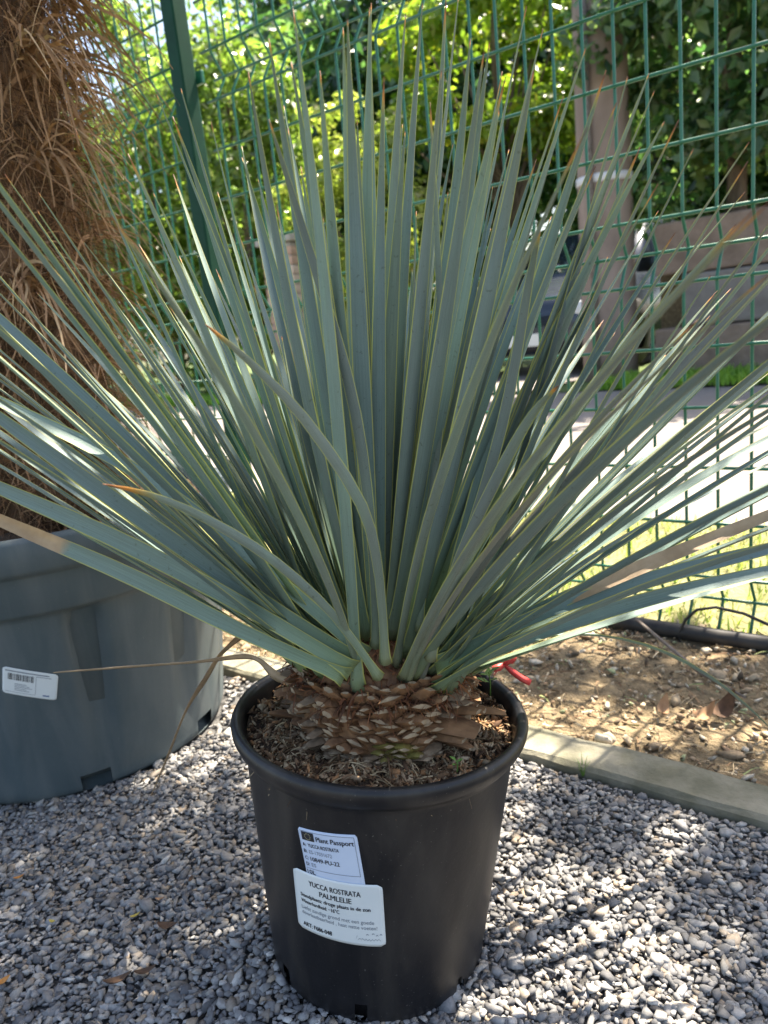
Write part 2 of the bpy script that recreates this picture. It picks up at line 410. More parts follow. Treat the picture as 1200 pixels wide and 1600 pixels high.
mobj('pot_wall', V, F, M['blackpot'], pot, True)
V, F = lathe([(0, 0.012), (RB-0.011, 0.012), (rr(0.1)-0.006, 0.1), (rr(0.24)-0.008, 0.24)], 48)
mobj('root_ball', V, F, M['potsoil'], pot, True)
# soil surface
V = []; F = []; nr, na = 22, 90
SOILH = 0.272
def soilh(r, a):
    return SOILH + 0.012*max(0, 1-r/0.11) + 0.004*math.sin(5*a+r*40)+0.003*math.sin(11*a-r*90)+0.0025*math.sin(23*a+r*130)
for i in range(nr+1):
    for j in range(na):
        r = 0.0005+(0.1445)*i/nr; a = 2*math.pi*j/na
        V.append((r*math.cos(a), r*math.sin(a), soilh(r, a)+random.uniform(-1, 1)*0.0016))
for i in range(nr):
    for j in range(na): F.append((i*na+j, i*na+(j+1) % na, (i+1)*na+(j+1) % na, (i+1)*na+j))
mobj('soil', V, F, M['potsoil'], pot, True)

# litter on the potting soil: chips and dry straw
n = 5200
rad = np.sqrt(rng.uniform(0.055**2, 0.143**2, n)); ang = rng.uniform(0, 2*np.pi, n)
P = np.column_stack([rad*np.cos(ang), rad*np.sin(ang), [soilh(r, a) for r, a in zip(rad, ang)]]); P[:, 2] += rng.uniform(0, 0.005, n)
V1, F1 = stones(P, 0.0030*np.exp(rng.normal(0, 0.4, n)), 0.7, (1.3, 0.6, 0.35))
c1 = np.repeat(palette(n, [(0.20, 0.115, 0.06), (0.32, 0.215, 0.125), (0.42, 0.31, 0.19), (0.08, 0.042, 0.022), (0.30, 0.15, 0.065)], [5, 5, 3, 5, 3], 0.3), 12, 0)
n = 4200
rad = np.sqrt(rng.uniform(0.07**2, 0.124**2, n)); ang = rng.uniform(0, 2*np.pi, n)
P = np.column_stack([rad*np.cos(ang), rad*np.sin(ang), [soilh(r, a)+0.004 for r, a in zip(rad, ang)]])
da = rng.uniform(0, 2*np.pi, n); D = np.column_stack([np.cos(da), np.sin(da), rng.uniform(-0.05, 0.45, n)])
V2, F2, k2 = strands(P, D, rng.uniform(0.008, 0.034, n), rng.uniform(0.0003, 0.0014, n), np.full(n, 0.8), np.full(n, 0.10), 4)
c2 = np.repeat(palette(n, [(0.34, 0.25, 0.14), (0.24, 0.14, 0.07), (0.45, 0.34, 0.20), (0.12, 0.065, 0.033)], [4, 4, 2, 3], 0.3), k2, 0)
o = npobj('soil_litter', np.vstack([V1, V2]), np.vstack([F1, F2+len(V1)]), M['litter'], pot, np.vstack([c1, c2])); tag(o, kind='stuff')

# ------------------------------------------------------------------ stickers with their print
M['paper1'] = noisy('bluish white sticker', (0.52, 0.60, 0.76), (0.58, 0.66, 0.80), 20, 0.45)
M['paper2'] = noisy('white sticker', (0.66, 0.70, 0.70), (0.74, 0.77, 0.76), 14, 0.42)
M['ink'] = plain('black print', (0.02, 0.02, 0.025), 0.6)
M['inkgrey'] = plain('grey print', (0.16, 0.18, 0.22), 0.6)
M['inkblue'] = plain('blue print', (0.06, 0.12, 0.25), 0.6)
M['gold'] = plain('pale gold print', (0.65, 0.60, 0.35), 0.6)
def text2d(s, size=1.0):
    cu = bpy.data.curves.new('t', 'FONT'); cu.body = s; cu.size = size; cu.resolution_u = 3
    ob = bpy.data.objects.new('t', cu); COL.objects.link(ob)
    bpy.context.view_layer.update()
    me = ob.evaluated_get(bpy.context.evaluated_depsgraph_get()).to_mesh()
    V = [(v.co.x, v.co.y) for v in me.vertices]; F = [tuple(p.vertices) for p in me.polygons]
    ob.evaluated_get(bpy.context.evaluated_depsgraph_get()).to_mesh_clear()
    bpy.data.objects.remove(ob); bpy.data.curves.remove(cu); return V, F
class Sticker:
    """a paper rectangle wrapped on a pot wall; corners given as (angle, height): tl, tr, br, bl"""
    def __init__(s, name, corners, rfun, parent, mat, label=None, lift=0.0008, round_=0.06):
        s.c = corners; s.rf = rfun; s.parent = parent; s.lift = lift
        wid = abs(corners[1][0]-corners[0][0])*rfun(corners[0][1]); hei = abs(corners[0][1]-corners[3][1]); s.asp = wid/hei
        n = 24; V = []; F = []
        for j in range(n+1):
            for i in range(n+1):
                u, v = i/n, j/n
                rx = round_/s.asp; ry = round_      # rounded corners
                if v < ry: k = rx*(1-math.sqrt(max(0, 1-((ry-v)/ry)**2))); u = k+u*(1-2*k)
                if v > 1-ry: k = rx*(1-math.sqrt(max(0, 1-((v-1+ry)/ry)**2))); u = k+u*(1-2*k)
                V.append(s.p(u, v, lift))
        for j in range(n):
            for i in range(n): a = j*(n+1)+i; F.append((a, a+1, a+n+2, a+n+1))
        # paper thickness
        V2 = [s.p_raw(q) for q in V]; m = len(V); F += [tuple(i+m for i in reversed(f)) for f in F]
        V += V2
        rim = [i for i in range(n+1)]+[j*(n+1)+n for j in range(1, n+1)]+[n*(n+1)+i for i in range(n-1, -1, -1)]+[j*(n+1) for j in range(n-1, 0, -1)]
        for k in range(len(rim)): a, b = rim[k], rim[(k+1) % len(rim)]; F.append((b, a, a+m, b+m))
        s.o = mobj(name, V, F, mat, parent, True)
        if label: s.o['label'] = label
    def p_raw(s, q):
        r = math.hypot(q[0], q[1]); k = (r-0.0005)/r; return (q[0]*k, q[1]*k, q[2])
    def p(s, u, v, lift):
        (a0, h0), (a1, h1), (a2, h2), (a3, h3) = s.c
        a = (a0*(1-u)+a1*u)*v+(a3*(1-u)+a2*u)*(1-v); h = (h0*(1-u)+h1*u)*v+(h3*(1-u)+h2*u)*(1-v)
        r = s.rf(h)+lift; return (r*math.cos(a), r*math.sin(a), h)
    def put(s, V, F, mat, name='lettering', lift=0.0003):
        m = max(1, len(V)); return mobj(name, [s.p(x, y, s.lift+lift) for x, y in V], F, mat, s.o)
    def text(s, t, x, y, h, mat, wid=None, bold=0.0):
        """h = cap height as a fraction of the sticker's height; wid = width as a fraction of its width"""
        V, F = text2d(t); x0 = min(v[0] for v in V); x1 = max(v[0] for v in V)
        sy = h/0.72; sx = wid/(x1-x0) if wid else sy/s.asp
        Q = [(x+(a-x0)*sx, y+b*sy) for a, b in V]
        if bold:
            m = len(Q); Q = Q+[(a+bold, b) for a, b in Q]; F = list(F)+[tuple(i+m for i in f) for f in F]
            Q = [(a, b) for a, b in Q]
            return mobj('lettering', [s.p(a, b, s.lift+(0.0003 if i < m else 0.0004)) for i, (a, b) in enumerate(Q)], F, mat, s.o)
        return s.put(Q, F, mat)
    def rect(s, x0, y0, x1, y1, mat, name='printed_line', lift=0.0003, n=8):
        V = []; F = []
        for i in range(n+1): x = x0+(x1-x0)*i/n; V += [(x, y0), (x, y1)]
        for i in range(n): F.append((2*i, 2*i+2, 2*i+3, 2*i+1))
        return s.put(V, F, mat, name, lift)
cone = lambda x, y: on_cone(x, y, None, RB, RW, PH, True)
L1 = Sticker('passport_sticker', [cone(465, 1288), cone(557, 1301), cone(573, 1393), cone(483, 1376)], rr, pot, M['paper1'], 'bluish white plant passport sticker tucked behind the lower sticker', 0.0006, 0.03)
L1.text('Plant Passport', 0.31, 0.815, 0.085, M['ink'], 0.62, 0.006)
for t, y, xx, wd, mt in (('A:', .69, .04, .06, 'ink'), ('YUCCA ROSTRATA', .69, .14, .53, 'ink'), ('B:', .575, .04, .06, 'ink'), ('ES-17031672', .575, .14, .40, 'inkgrey'), ('C:', .455, .04, .06, 'ink'),
                         ('10849-PU-22', .445, .14, .50, 'ink'), ('D:', .345, .04, .06, 'ink'), ('ES', .345, .14, .08, 'inkgrey'), ('10L', .20, .03, .15, 'ink')):
    L1.text(t, xx, y, .062 if 'PU' not in t and t != '10L' else .075, M[mt], wd, 0.004 if mt == 'ink' else 0)
L1.rect(.03, .295, .95, .302, M['inkgrey']); L1.rect(.945, .30, .952, .955, M['inkgrey'], n=1); L1.rect(.03, .952, .95, .959, M['inkgrey'])
L1.rect(.055, .80, .28, .945, M['ink'], 'flag')
for k in range(12):
    a = 2*math.pi*k/12; cx, cy = .168+.05*math.cos(a), .872+.05*math.sin(a); rr_ = .010
    L1.put([(cx+rr_*(1 if i % 2 == 0 else .4)*math.cos(math.pi/2+i*math.pi/5)*0.9, cy+rr_*(1 if i % 2 == 0 else .4)*math.sin(math.pi/2+i*math.pi/5)) for i in range(10)], [tuple(range(10))], M['gold'], 'star', 0.0005)
L2 = Sticker('care_sticker', [cone(459, 1349), cone(597, 1378), cone(603, 1474), cone(468, 1441)], rr, pot, M['paper2'], 'white care sticker with black planting text', 0.0016, 0.07)
L2.text('YUCCA ROSTRATA', .20, .80, .085, M['ink'], .57, .004)
L2.text('PALMLELIE', .32, .675, .085, M['ink'], .35, .004)
L2.text('Standplaats: droge plaats in de zon', .08, .575, .06, M['ink'], .78, .004)
L2.text('Winterhardheid: \u221216\u00b0C', .08, .475, .06, M['ink'], .45, .004)
L2.text('Liefst zandige grond met een goede', .08, .365, .062, M['inkgrey'], .81)
L2.text('doorlaatbaarheid , haat natte voeten!', .08, .275, .062, M['inkgrey'], .84)
L2.text('ART: F686-048', .08, .075, .07, M['ink'], .345, .005)
def pen(pts, wd):
    V = []; F = []
    for i, (x, y) in enumerate(pts): V += [(x, y-wd), (x, y+wd)]
    for i in range(len(pts)-1): F.append((2*i, 2*i+2, 2*i+3, 2*i+1))
    return V, F
L2.put(*pen([(.69+.012*i+.006*math.sin(i*1.9), .11+.018*math.sin(i*2.3)+(.05 if i in (1,) else 0)) for i in range(22)], .004), M['inkgrey'], 'printed_signature')
for i, (x, y) in enumerate(((.80, .185), (.86, .20), (.90, .175), (.94, .19))):
    L2.put(*pen([(x, y), (x+.012, y+.018), (x+.026, y+.004)], .006), M['inkgrey'], 'printed_leaf')

# ------------------------------------------------------------------ yucca
def leafmat():
    m, nt, b = mat_new('glaucous yucca leaf')
    a = nd(nt, 'ShaderNodeAttribute', attribute_name='lf'); sep = nt.nodes.new('ShaderNodeSeparateColor'); nt.links.new(a.outputs['Color'], sep.inputs[0])
    x, t, side = sep.outputs[0], sep.outputs[1], sep.outputs[2]
    oi = nt.nodes.new('ShaderNodeObjectInfo'); oc = nt.nodes.new('ShaderNodeSeparateColor'); nt.links.new(oi.outputs['Color'], oc.inputs[0])
    co = objco(nt)
    body = ramp(nt, t, [(0.0, (0.22, 0.27, 0.10)), (0.07, (0.17, 0.25, 0.15)), (0.30, (0.178, 0.258, 0.240)), (0.75, (0.184, 0.258, 0.266)), (0.97, (0.20, 0.24, 0.15))])
    body = mixc(nt, math_n(nt, 'MULTIPLY', oi.outputs['Random'], 0.5), body, (0.185, 0.275, 0.215))
    # grey brown weathering of the underside, strongest where the leaf's own setting says so
    grey = math_n(nt, 'MULTIPLY', oc.outputs[1], math_n(nt, 'MULTIPLY', side, ramp(nt, noise(nt, 9, 4, co), [(0.2, (0.6,)*3), (0.6, (1, 1, 1))]), True))
    body = mixc(nt, grey, body, (0.225, 0.212, 0.180))
    body = mixc(nt, 1.0, body, ramp(nt, math_n(nt, 'FRACT', math_n(nt, 'MULTIPLY', oi.outputs['Random'], 7.31)), [(0, (0.72, 0.77, 0.80)), (1, (1.22, 1.20, 1.17))]), 'MULTIPLY')
    # fine length-wise ribs and dark flecks
    cmb = nt.nodes.new('ShaderNodeCombineXYZ'); nt.links.new(math_n(nt, 'MULTIPLY', x, 16.0), cmb.inputs[0]); nt.links.new(math_n(nt, 'MULTIPLY', t, 5.0), cmb.inputs[1]); nt.links.new(math_n(nt, 'MULTIPLY', oi.outputs['Random'], 40), cmb.inputs[2])
    ribs = noise(nt, 2.2, 3, cmb.outputs[0])
    body = mixc(nt, 1.0, body, ramp(nt, ribs, [(0.3, (0.74,)*3), (0.7, (1.18,)*3)]), 'MULTIPLY')
    fl = ramp(nt, noise(nt, 230, 2, co), [(0.66, (1,)*3), (0.74, (0.6, 0.58, 0.5))])
    body = mixc(nt, 0.7, body, fl, 'MULTIPLY')
    # yellow horny margin
    mg = ramp(nt, x, [(0.86, (0, 0, 0)), (0.94, (1, 1, 1))])
    body = mixc(nt, math_n(nt, 'MULTIPLY', mg, 0.85), body, (0.50, 0.49, 0.12))
    # tip: yellow then rust; r channel of the object colour is how far down it runs
    tt = math_n(nt, 'DIVIDE', math_n(nt, 'SUBTRACT', 1.0, t), math_n(nt, 'ADD', oc.outputs[0], 0.004))
    tipf = ramp(nt, tt, [(0.55, (1, 1, 1)), (1.2, (0, 0, 0))])
    tipc = ramp(nt, tt, [(0.15, (0.16, 0.06, 0.025)), (0.45, (0.55, 0.24, 0.06)), (0.9, (0.42, 0.36, 0.07))])
    body = mixc(nt, tipf, body, tipc)
    # dead leaves: straw (b channel: how far the straw colour reaches back from the tip)
    dead = ramp(nt, math_n(nt, 'SUBTRACT', math_n(nt, 'ADD', t, oc.outputs[2]), math_n(nt, 'MULTIPLY', noise(nt, 30, 2, co), 0.05)), [(0.985, (0, 0, 0)), (1.0, (1, 1, 1))])
    straw = ramp(nt, noise(nt, 60, 4, co), [(0.3, (0.40, 0.28, 0.17)), (0.7, (0.55, 0.41, 0.27))])
    body = mixc(nt, math_n(nt, 'MULTIPLY', dead, math_n(nt, 'GREATER_THAN', oc.outputs[2], 0.001)), body, straw)
    nt.links.new(body, b.inputs['Base Color'])
    b.inputs['Roughness'].default_value = 0.52; b.inputs['Specular IOR Level'].default_value = 0.45
    bump(nt, b, ribs, 0.35, 0.001)
    tr = nt.nodes.new('ShaderNodeBsdfTranslucent'); nt.links.new(mixc(nt, 1.0, body, (1.1, 1.3, 0.75), 'MULTIPLY'), tr.inputs[0])
    mx = nt.nodes.new('ShaderNodeMixShader'); mx.inputs[0].default_value = 0.16
    nt.links.new(b.outputs[0], mx.inputs[1]); nt.links.new(tr.outputs[0], mx.inputs[2])
    nt.links.new(mx.outputs[0], nt.nodes['Material Output'].inputs['Surface']); return m
M['yleaf'] = leafmat()
M['stub'] = noisy('brown leaf base', (0.065, 0.028, 0.013), (0.29, 0.15, 0.068), 60, 0.75, 150, 0.5, 0.002)
M['stubgreen'] = noisy('green yellow leaf base', (0.14, 0.085, 0.025), (0.26, 0.23, 0.06), 50, 0.55, 150, 0.3, 0.002)
M['stubgrey'] = noisy('grey brown leaf base', (0.12, 0.075, 0.042), (0.32, 0.22, 0.135), 60, 0.85, 150, 0.5, 0.002)
M['cut'] = noisy('pale cut end', (0.10, 0.06, 0.033), (0.44, 0.33, 0.21), 45, 0.8, 300, 0.4, 0.001)
M['fibre'] = tinted('fibre', 0.8, None, trans=0.15, mottle=0.3, mscale=40)

ROOT = pot2w(0, 0, SOILH)
yuc = empty('yucca', ROOT); tag(yuc, 'spiky blue green yucca with fan of stiff narrow leaves in black pot', 'yucca')
LEAF_PROF = [(0, .0135), (.03, .0100), (.08, .0078), (.2, .0084), (.35, .0094), (.5, .0093), (.65, .0079), (.8, .0054), (.9, .0032), (.97, .0014), (1.0, .0003)]
def pw(t):
    for (a, x), (b, y) in zip(LEAF_PROF, LEAF_PROF[1:]):
        if t <= b: return x+(y-x)*(t-a)/(b-a)
    return 0.0004
RX = [(-1, 0), (-.5, 0), (0, 0), (.5, 0), (1, 0), (.5, 1), (0, 1), (-.5, 1)]
def crisp(me):
    e = np.zeros(len(me.edges)*2, dtype=np.int32); me.edges.foreach_get('vertices', e); e = e.reshape(-1, 2)
    sh = (abs(e[:, 0]-e[:, 1]) == 8) & (np.isin(e[:, 0] % 8, (0, 4)))
    at = me.attributes.new('sharp_edge', 'BOOLEAN', 'EDGE'); at.data.foreach_set('value', sh)
def leaf(base, tip, bend=(0, 0, 0), wscale=1.0, tw0=0.0, tw1=0.0, col=(0.02, 0, 0), name='leaf', chan=0.28, nseg=18, label=None, path=None, face=1.0):
    base = np.asarray(base, float); tip = np.asarray(tip, float); bend = np.asarray(bend, float)
    V = []; A = []; ts = [0, .03, .07]+list(np.linspace(.12, .96, nseg-5))+[.985, 1.0]
    up = AX
    for t in ts:
        C = base+(tip-base)*t+bend*4*t*(1-t)
        T = (tip-base)+bend*4*(1-2*t)
        if path is not None: C = path(t); T = path(min(1, t+.01))-path(max(0, t-.01))
        T /= np.linalg.norm(T)
        n0 = up-T*(up @ T)
        rad = (tip-base)-AX*((tip-base) @ AX); n0 = n0*0.6-(rad-T*(rad @ T))*0.8
        if path is not None: n0 = (C-CAM)*face; n0 = n0-T*(n0 @ T)
        nn = np.linalg.norm(n0); n0 = n0/nn if nn > 1e-5 else np.array([0, -1.0, 0])
        wv = np.cross(T, n0); q = tw0+(tw1-tw0)*t
        wv, n0 = wv*math.cos(q)+n0*math.sin(q), n0*math.cos(q)-wv*math.sin(q)
        h = pw(t)*wscale*.78; th = 0.0016*(1-0.6*t)+(.004 if t < .05 else 0)
        for x, lo in RX:
            z = chan*h*(x*x)-(th*(1-x*x) if lo else 0)
            V.append(C+wv*x*h+n0*z); A.append((abs(x), t, float(lo or abs(x) == 1)))
    F = []; k = len(ts)
    for i in range(k-1):
        for j in range(8): F.append((i*8+j, i*8+(j+1) % 8, (i+1)*8+(j+1) % 8, (i+1)*8+j))
    F += [tuple(range(7, -1, -1)), tuple((k-1)*8+j for j in range(8))]
    o = mobj(name, np.array(V)-ROOT, F, M['yleaf'], yuc, True); crisp(o.data)
    a = o.data.color_attributes.new('lf', 'FLOAT_COLOR', 'POINT')
    a.data.foreach_set('color', np.column_stack([np.array(A), np.ones(len(A))]).astype(np.float32).ravel())
    o.color = (*col, 1)
    if label: o['label'] = label
    return o
rr2 = random.Random(5)
CR = pot2w(0, 0, 0.345)
def base_of(d):
    """where a leaf growing in direction d leaves the stem"""
    e = float(np.clip(d @ AX, -0.3, 1)); rad = d-AX*(d @ AX); n = np.linalg.norm(rad); rad = rad/n if n > 1e-6 else EX
    c = math.sqrt(max(0, 1-e*e))
    f = c**.8 if rad[1] > -.2 or e > .93 else max(c**.8, rr2.uniform(.45, 1.0))
    return CR+rad*.089*f+AX*(.052*(1-f*f)-.020*f**4*(1 if e < .6 else .6))
def solve_tip(px, py, L, near):
    d = ray(px, py); d = d/np.linalg.norm(d); q = CAM-CR; b = q @ d; c = q @ q-L*L; disc = b*b-c
    t = -b if disc < 0 else -b+(1-2*near)*math.sqrt(disc)
    return CAM+d*t
TIPS = [  # tips seen in the photograph: x, y, length, nearer of the two solutions, rust, grey, bend up
 (458,13,.58,0), (580,4,.60,0), (577,12,.60,0), (543,30,.57,0), (536,43,.57,0), (455,96,.54,0), (634,20,.60,0), (660,5,.61,0), (697,-4,.62,0), (716,-6,.62,0), (765,66,.58,0),
 (756,82,.57,0), (780,172,.53,0), (537,155,.50,0), (388,112,.56,0), (558,185,.50,0), (633,205,.50,0), (600,120,.54,0), (690,110,.55,0), (735,60,.58,0), (500,110,.55,0), (420,60,.57,0),
 (822,10,.62,0), (848,45,.62,0), (834,110,.56,0), (915,75,.60,0), (947,110,.58,0), (963,160,.56,0), (980,120,.59,0), (1014,115,.60,0), (1022,142,.59,0), (1038,190,.57,0), (1060,187,.57,0),
 (1083,232,.56,0), (1170,222,.60,0), (1168,252,.58,0), (1028,287,.52,0), (1055,363,.52,0), (880,150,.56,0), (790,120,.55,0), (860,250,.52,0), (930,260,.53,0), (1000,230,.55,0),
 (118,202,.60,0), (270,182,.56,0), (245,147,.58,0), (283,138,.57,0), (240,302,.52,0), (296,252,.53,0), (378,246,.51,0), (75,410,.58,0), (15,455,.58,0), (138,416,.55,0), (330,190,.55,0), (200,240,.57,0), (60,300,.60,0),
 (340,300,.50,0), (420,330,.48,0), (470,260,.49,0), (500,320,.47,0), (700,300,.47,0), (590,300,.47,0), (650,330,.46,0), (760,300,.48,0), (820,330,.48,0), (450,200,.52,0), (550,250,.49,0), (880,380,.47,0), (950,400,.48,0), (280,400,.49,0), (230,430,.50,0),
 (1110,430,.50,0), (1150,350,.55,0),
]
FRONT = [  # leaves that lean towards the viewer: x, y, length, rust, grey, sideways and vertical bend
  (918,198,.58,.06,.5,-.02,.02), (165,326,.58,.05,.4,.02,.03), (1186,320,.60,.06,.5,-.02,.03), (1205,312,.62,.04,.5,-.02,.03), (1205,425,.58,.04,.9,-.02,.03), (1090,500,.50,.05,.9,-.015,.03),
]
OFF = [  # leaves running out of the frame, by where they cross its edge and the share of their length shown
 (0,280,.82), (0,312,.80), (0,458,.85), (0,490,.80), (0,520,.78), (0,552,.76), (0,585,.74), (0,635,.72), (0,660,.74), (0,690,.70), (0,765,.70), (0,600,.78), (0,420,.85), (0,350,.85),
 (1200,372,.82), (1200,432,.80), (1200,480,.78), (1200,520,.76), (1200,562,.74), (1200,602,.73), (1200,640,.72), (1200,656,.72), (1200,706,.70), (1200,760,.72), (1200,330,.85), (1200,862,.66), (1200,892,.66),
]
cpx = proj(CR)
DIRS = []
def grow(tip, col, bend=None, ws=1.0, tw=0.35, **kw):
    d = tip-CR; d = d/np.linalg.norm(d); b = base_of(d); DIRS.append(d)
    if bend is None:
        hz = math.sqrt(max(0, 1-(d @ AX)**2)); bend = np.array([0, 0, 1.0])*hz*rr2.uniform(0.006, 0.028) + EX*rr2.uniform(-.008, .008)
    t0 = rr2.uniform(-tw, tw); return leaf(b, tip, bend, ws*rr2.uniform(.9, 1.08), t0*0.3, t0+rr2.uniform(-.3, .3), col, **kw)
def lcol(): return (rr2.choice([.006, .01, .02, .05]), rr2.choice([0, 0, .1, .3]), 0)
for x, y, L, nr_ in TIPS:
    side_ = min(1, max(0, (abs(x-610)-170)/250)); grow(solve_tip(x, y, L, nr_+.22*side_), lcol(), ws=1+.28*side_)
for x, y, L, rust, gr, bx, bz in FRONT:
    grow(solve_tip(x, y, L, 1), (rust, gr, 0), bend=EX*bx*-1*(1 if x < 600 else -1)*(-1 if x < 600 else 1)*.6+np.array([0, 0, bz*.5]), ws=.62, tw=0.5)
for k, (x, y, f) in enumerate(OFF):
    tx = cpx[0]+(x-cpx[0])/f; ty = cpx[1]+(y-cpx[1])/f
    grow(solve_tip(tx, ty, rr2.uniform(.56, .62), (.72 if y > 620 and k % 2 else 1 if k % 4 == 1 and y < 600 else 0)), lcol())
# leaves that curve across in front of the others, by the line they follow
def spline(pts):
    P = np.array(pts)
    def f(t):
        x = min(max(t, 0), 1)*(len(P)-1); i = min(int(x), len(P)-2); q = x-i; p0, p1, p2, p3 = P[max(i-1, 0)], P[i], P[i+1], P[min(i+2, len(P)-1)]
        return .5*(2*p1+(p2-p0)*q+(2*p0-5*p1+4*p2-p3)*q*q+(3*p1-p0-3*p2+p3)*q**3)
    return f
def pt(x, y, depth): return CAM+ray(x, y)*depth
for ln_, d0, d1, ws_, col_, tw_ in (([(602, 1035), (592, 900), (565, 790), (480, 660), (395, 570), (320, 506)], .73, .50, .68, (.12, .45, 0), (.3, .1)), ([(592, 1058), (520, 960), (430, 878), (330, 815), (240, 775), (160, 756)], .73, .52, .62, (.22, .3, 0), (.2, .5)),
        ([(588, 1010), (580, 830), (550, 620), (480, 380), (420, 186)], .74, .52, .68, (.05, .45, 0), (.1, .2)), ([(672, 1030), (715, 880), (780, 740), (830, 650), (873, 602)], .73, .52, .68, (.11, .6, 0), (.1, .0)),
        ([(668, 1000), (735, 830), (788, 650), (825, 450), (846, 342)], .75, .54, .68, (.13, .6, 0), (.1, .1)), ([(655, 985), (672, 800), (690, 600), (684, 400), (672, 160)], .76, .60, .6, (.07, .4, 0), (.5, .2))):
    k_ = len(ln_); leaf((0, 0, 0), (0, 0, 1), (0, 0, 0), ws_, tw_[0], tw_[1], col_, path=spline([pt(x, y, d0+(d1-d0)*i/(k_-1)) for i, (x, y) in enumerate(ln_)]), chan=.12)
for ln_, d0, d1, ws_, col_, tw_, lb_ in (([(565, 1035), (400, 932), (200, 795), (0, 652), (-130, 560)], .745, .60, 1.15, (.02, 0, 0), (.3, .5), None), ([(552, 1046), (380, 945), (200, 850), (0, 762), (-140, 702)], .74, .60, 1.15, (.02, 0, 0), (.3, .2), None),
        ([(540, 1056), (380, 986), (200, 897), (0, 812), (-140, 750)], .74, .61, 1.1, (.02, 0, .40), (.4, .3), 'lowest left leaf with a straw brown end'), ([(572, 1025), (420, 895), (220, 742), (0, 628), (-120, 560)], .75, .62, 1.0, (.02, 0, 0), (-.3, -.5), None),
        ([(500, 1000), (380, 880), (200, 690), (0, 500), (-100, 410)], .79, .66, 1.0, (.02, 0, 0), (-.4, -.2), None), ([(680, 1040), (850, 958), (1030, 902), (1200, 858), (1340, 825)], .76, .63, 1.05, (.02, 0, 0), (.4, .1), None),
        ([(700, 1048), (850, 988), (1020, 935), (1200, 892), (1340, 860)], .77, .66, 1.0, (.02, .2, 0), (.2, .5), None), ([(690, 1030), (830, 960), (950, 908), (1200, 806), (1330, 752)], .77, .65, 1.0, (.02, 0, .62), (.3, .3), 'right hand leaf with a long tan dead half'),
        ([(660, 1000), (800, 850), (950, 690), (1100, 540), (1210, 420)], .77, .66, .95, (.03, .9, 0), (.2, -.2), None), ([(690, 1010), (860, 860), (1020, 720), (1200, 570), (1300, 490)], .78, .70, .9, (.03, .6, 0), (.1, .4), None)):
    k_ = len(ln_); leaf((0, 0, 0), (0, 0, 1), (0, 0, 0), ws_, tw_[0], tw_[1], col_, path=spline([pt(x, y, d0+(d1-d0)*i/(k_-1)) for i, (x, y) in enumerate(ln_)]), face=-1 if col_[1] < .5 else 1, label=lb_)
# a leaf drooping to the soil on the right
leaf(base_of(np.array([.9, .25, .1])), solve_tip(1215, 1150, .60, 0), (0, 0, .085), .9, 0, .6, (.04, .2, 0), label='lone leaf drooping to the soil on the right')
# the rest of the rosette, by phyllotaxis; leaves that would poke at the viewer's face are missing in the photograph too
cnt = 0
for i in range(420):
    az = i*2.399963+0.4; e = math.radians(86-92*((i+0.5)/420)**0.85)
    e += rr2.uniform(-.06, .06)
    d = EX*math.cos(az)*math.cos(e)+EY*math.sin(az)*math.cos(e)+AX*math.sin(e)
    L = rr2.uniform(.50, .60); tip = CR+d*L
    if max(d @ q for q in DIRS) > math.cos(0.062): continue
    px, py, pz = proj(tip)
    if d[1] < 0.0 and (d[1] < -0.30 or 60 < px < 1160): continue
    if pz < 0.55: continue
    if -20 < px < 1220 and -20 < py < 1600 and d[1] > 0.0 and d @ AX < 0.55 and 250 < px < 950: continue
    if -40 < px < 1240 and py > 740: continue
    edge = -10 if px < cpx[0] else 1210
    if abs(px-cpx[0]) > 1 and (edge-px)*(edge-cpx[0]) <= 0:
        yc = cpx[1]+(py-cpx[1])*(edge-cpx[0])/(px-cpx[0])
        if yc > (740 if edge < 0 else 830): continue
    if rr2.random() < .10: continue
    grow(tip, lcol()); cnt += 1
print('leaves', len(DIRS), 'filled', cnt)
# short young leaves in the heart
for i in range(26):
    az = i*2.4; e = R(rr2.uniform(72, 89)); d = EX*math.cos(az)*math.cos(e)+EY*abs(math.sin(az))*math.cos(e)+AX*math.sin(e)
    if d[1] < .02: continue
    grow(CR+d*rr2.uniform(.30, .46), (.015, 0, 0), ws=.85)

# stem with the cut bases of old leaves
prof = [(0.0, 0.24), (0.080, 0.245), (0.085, 0.27), (0.087, 0.30), (0.085, 0.322), (0.076, 0.350), (0.058, 0.374), (0.030, 0.388), (0.001, 0.392)]
V, F = lathe(prof, 40); mobj('stem', [pot2w(*v)-ROOT+np.array([0, 0, random.uniform(-.001, .001)]) for v in V], F, M['stub'], yuc, True)
def stubmesh(k, mat):
    wd = .0112*rr2.uniform(.8, 1.25); hh = .0050*rr2.uniform(.7, 1.3); pr = rr2.uniform(.013, .027); te = rr2.uniform(.3, .8); V = []; F = []
    secs = [(-.006, 1.0, 1.0), (pr*.35, .96, 1.0), (pr*.7, .5+.5*te, .75), (pr, te, .34)]
    for x, a, b in secs:
        dz = .0025*(x/pr)**2*(1 if k % 2 else -.5)
        for y, z in ((-1, 0), (-.5, .75), (0, 1), (.5, .75), (1, 0), (.5, -.6), (0, -.8), (-.5, -.6)):
            V.append((x+rr2.uniform(-1, 1)*.0008, y*wd*a, z*hh*b+dz+rr2.uniform(-1, 1)*.0006))
    for i in range(3):
        for j in range(8): F.append((i*8+j, i*8+(j+1) % 8, (i+1)*8+(j+1) % 8, (i+1)*8+j))
    F.append(tuple(24+j for j in range(8)))
    m = pymesh('leaf_base', V, F, mat); m.materials.append(M['cut']); m.polygons[-1].material_index = 1; return m
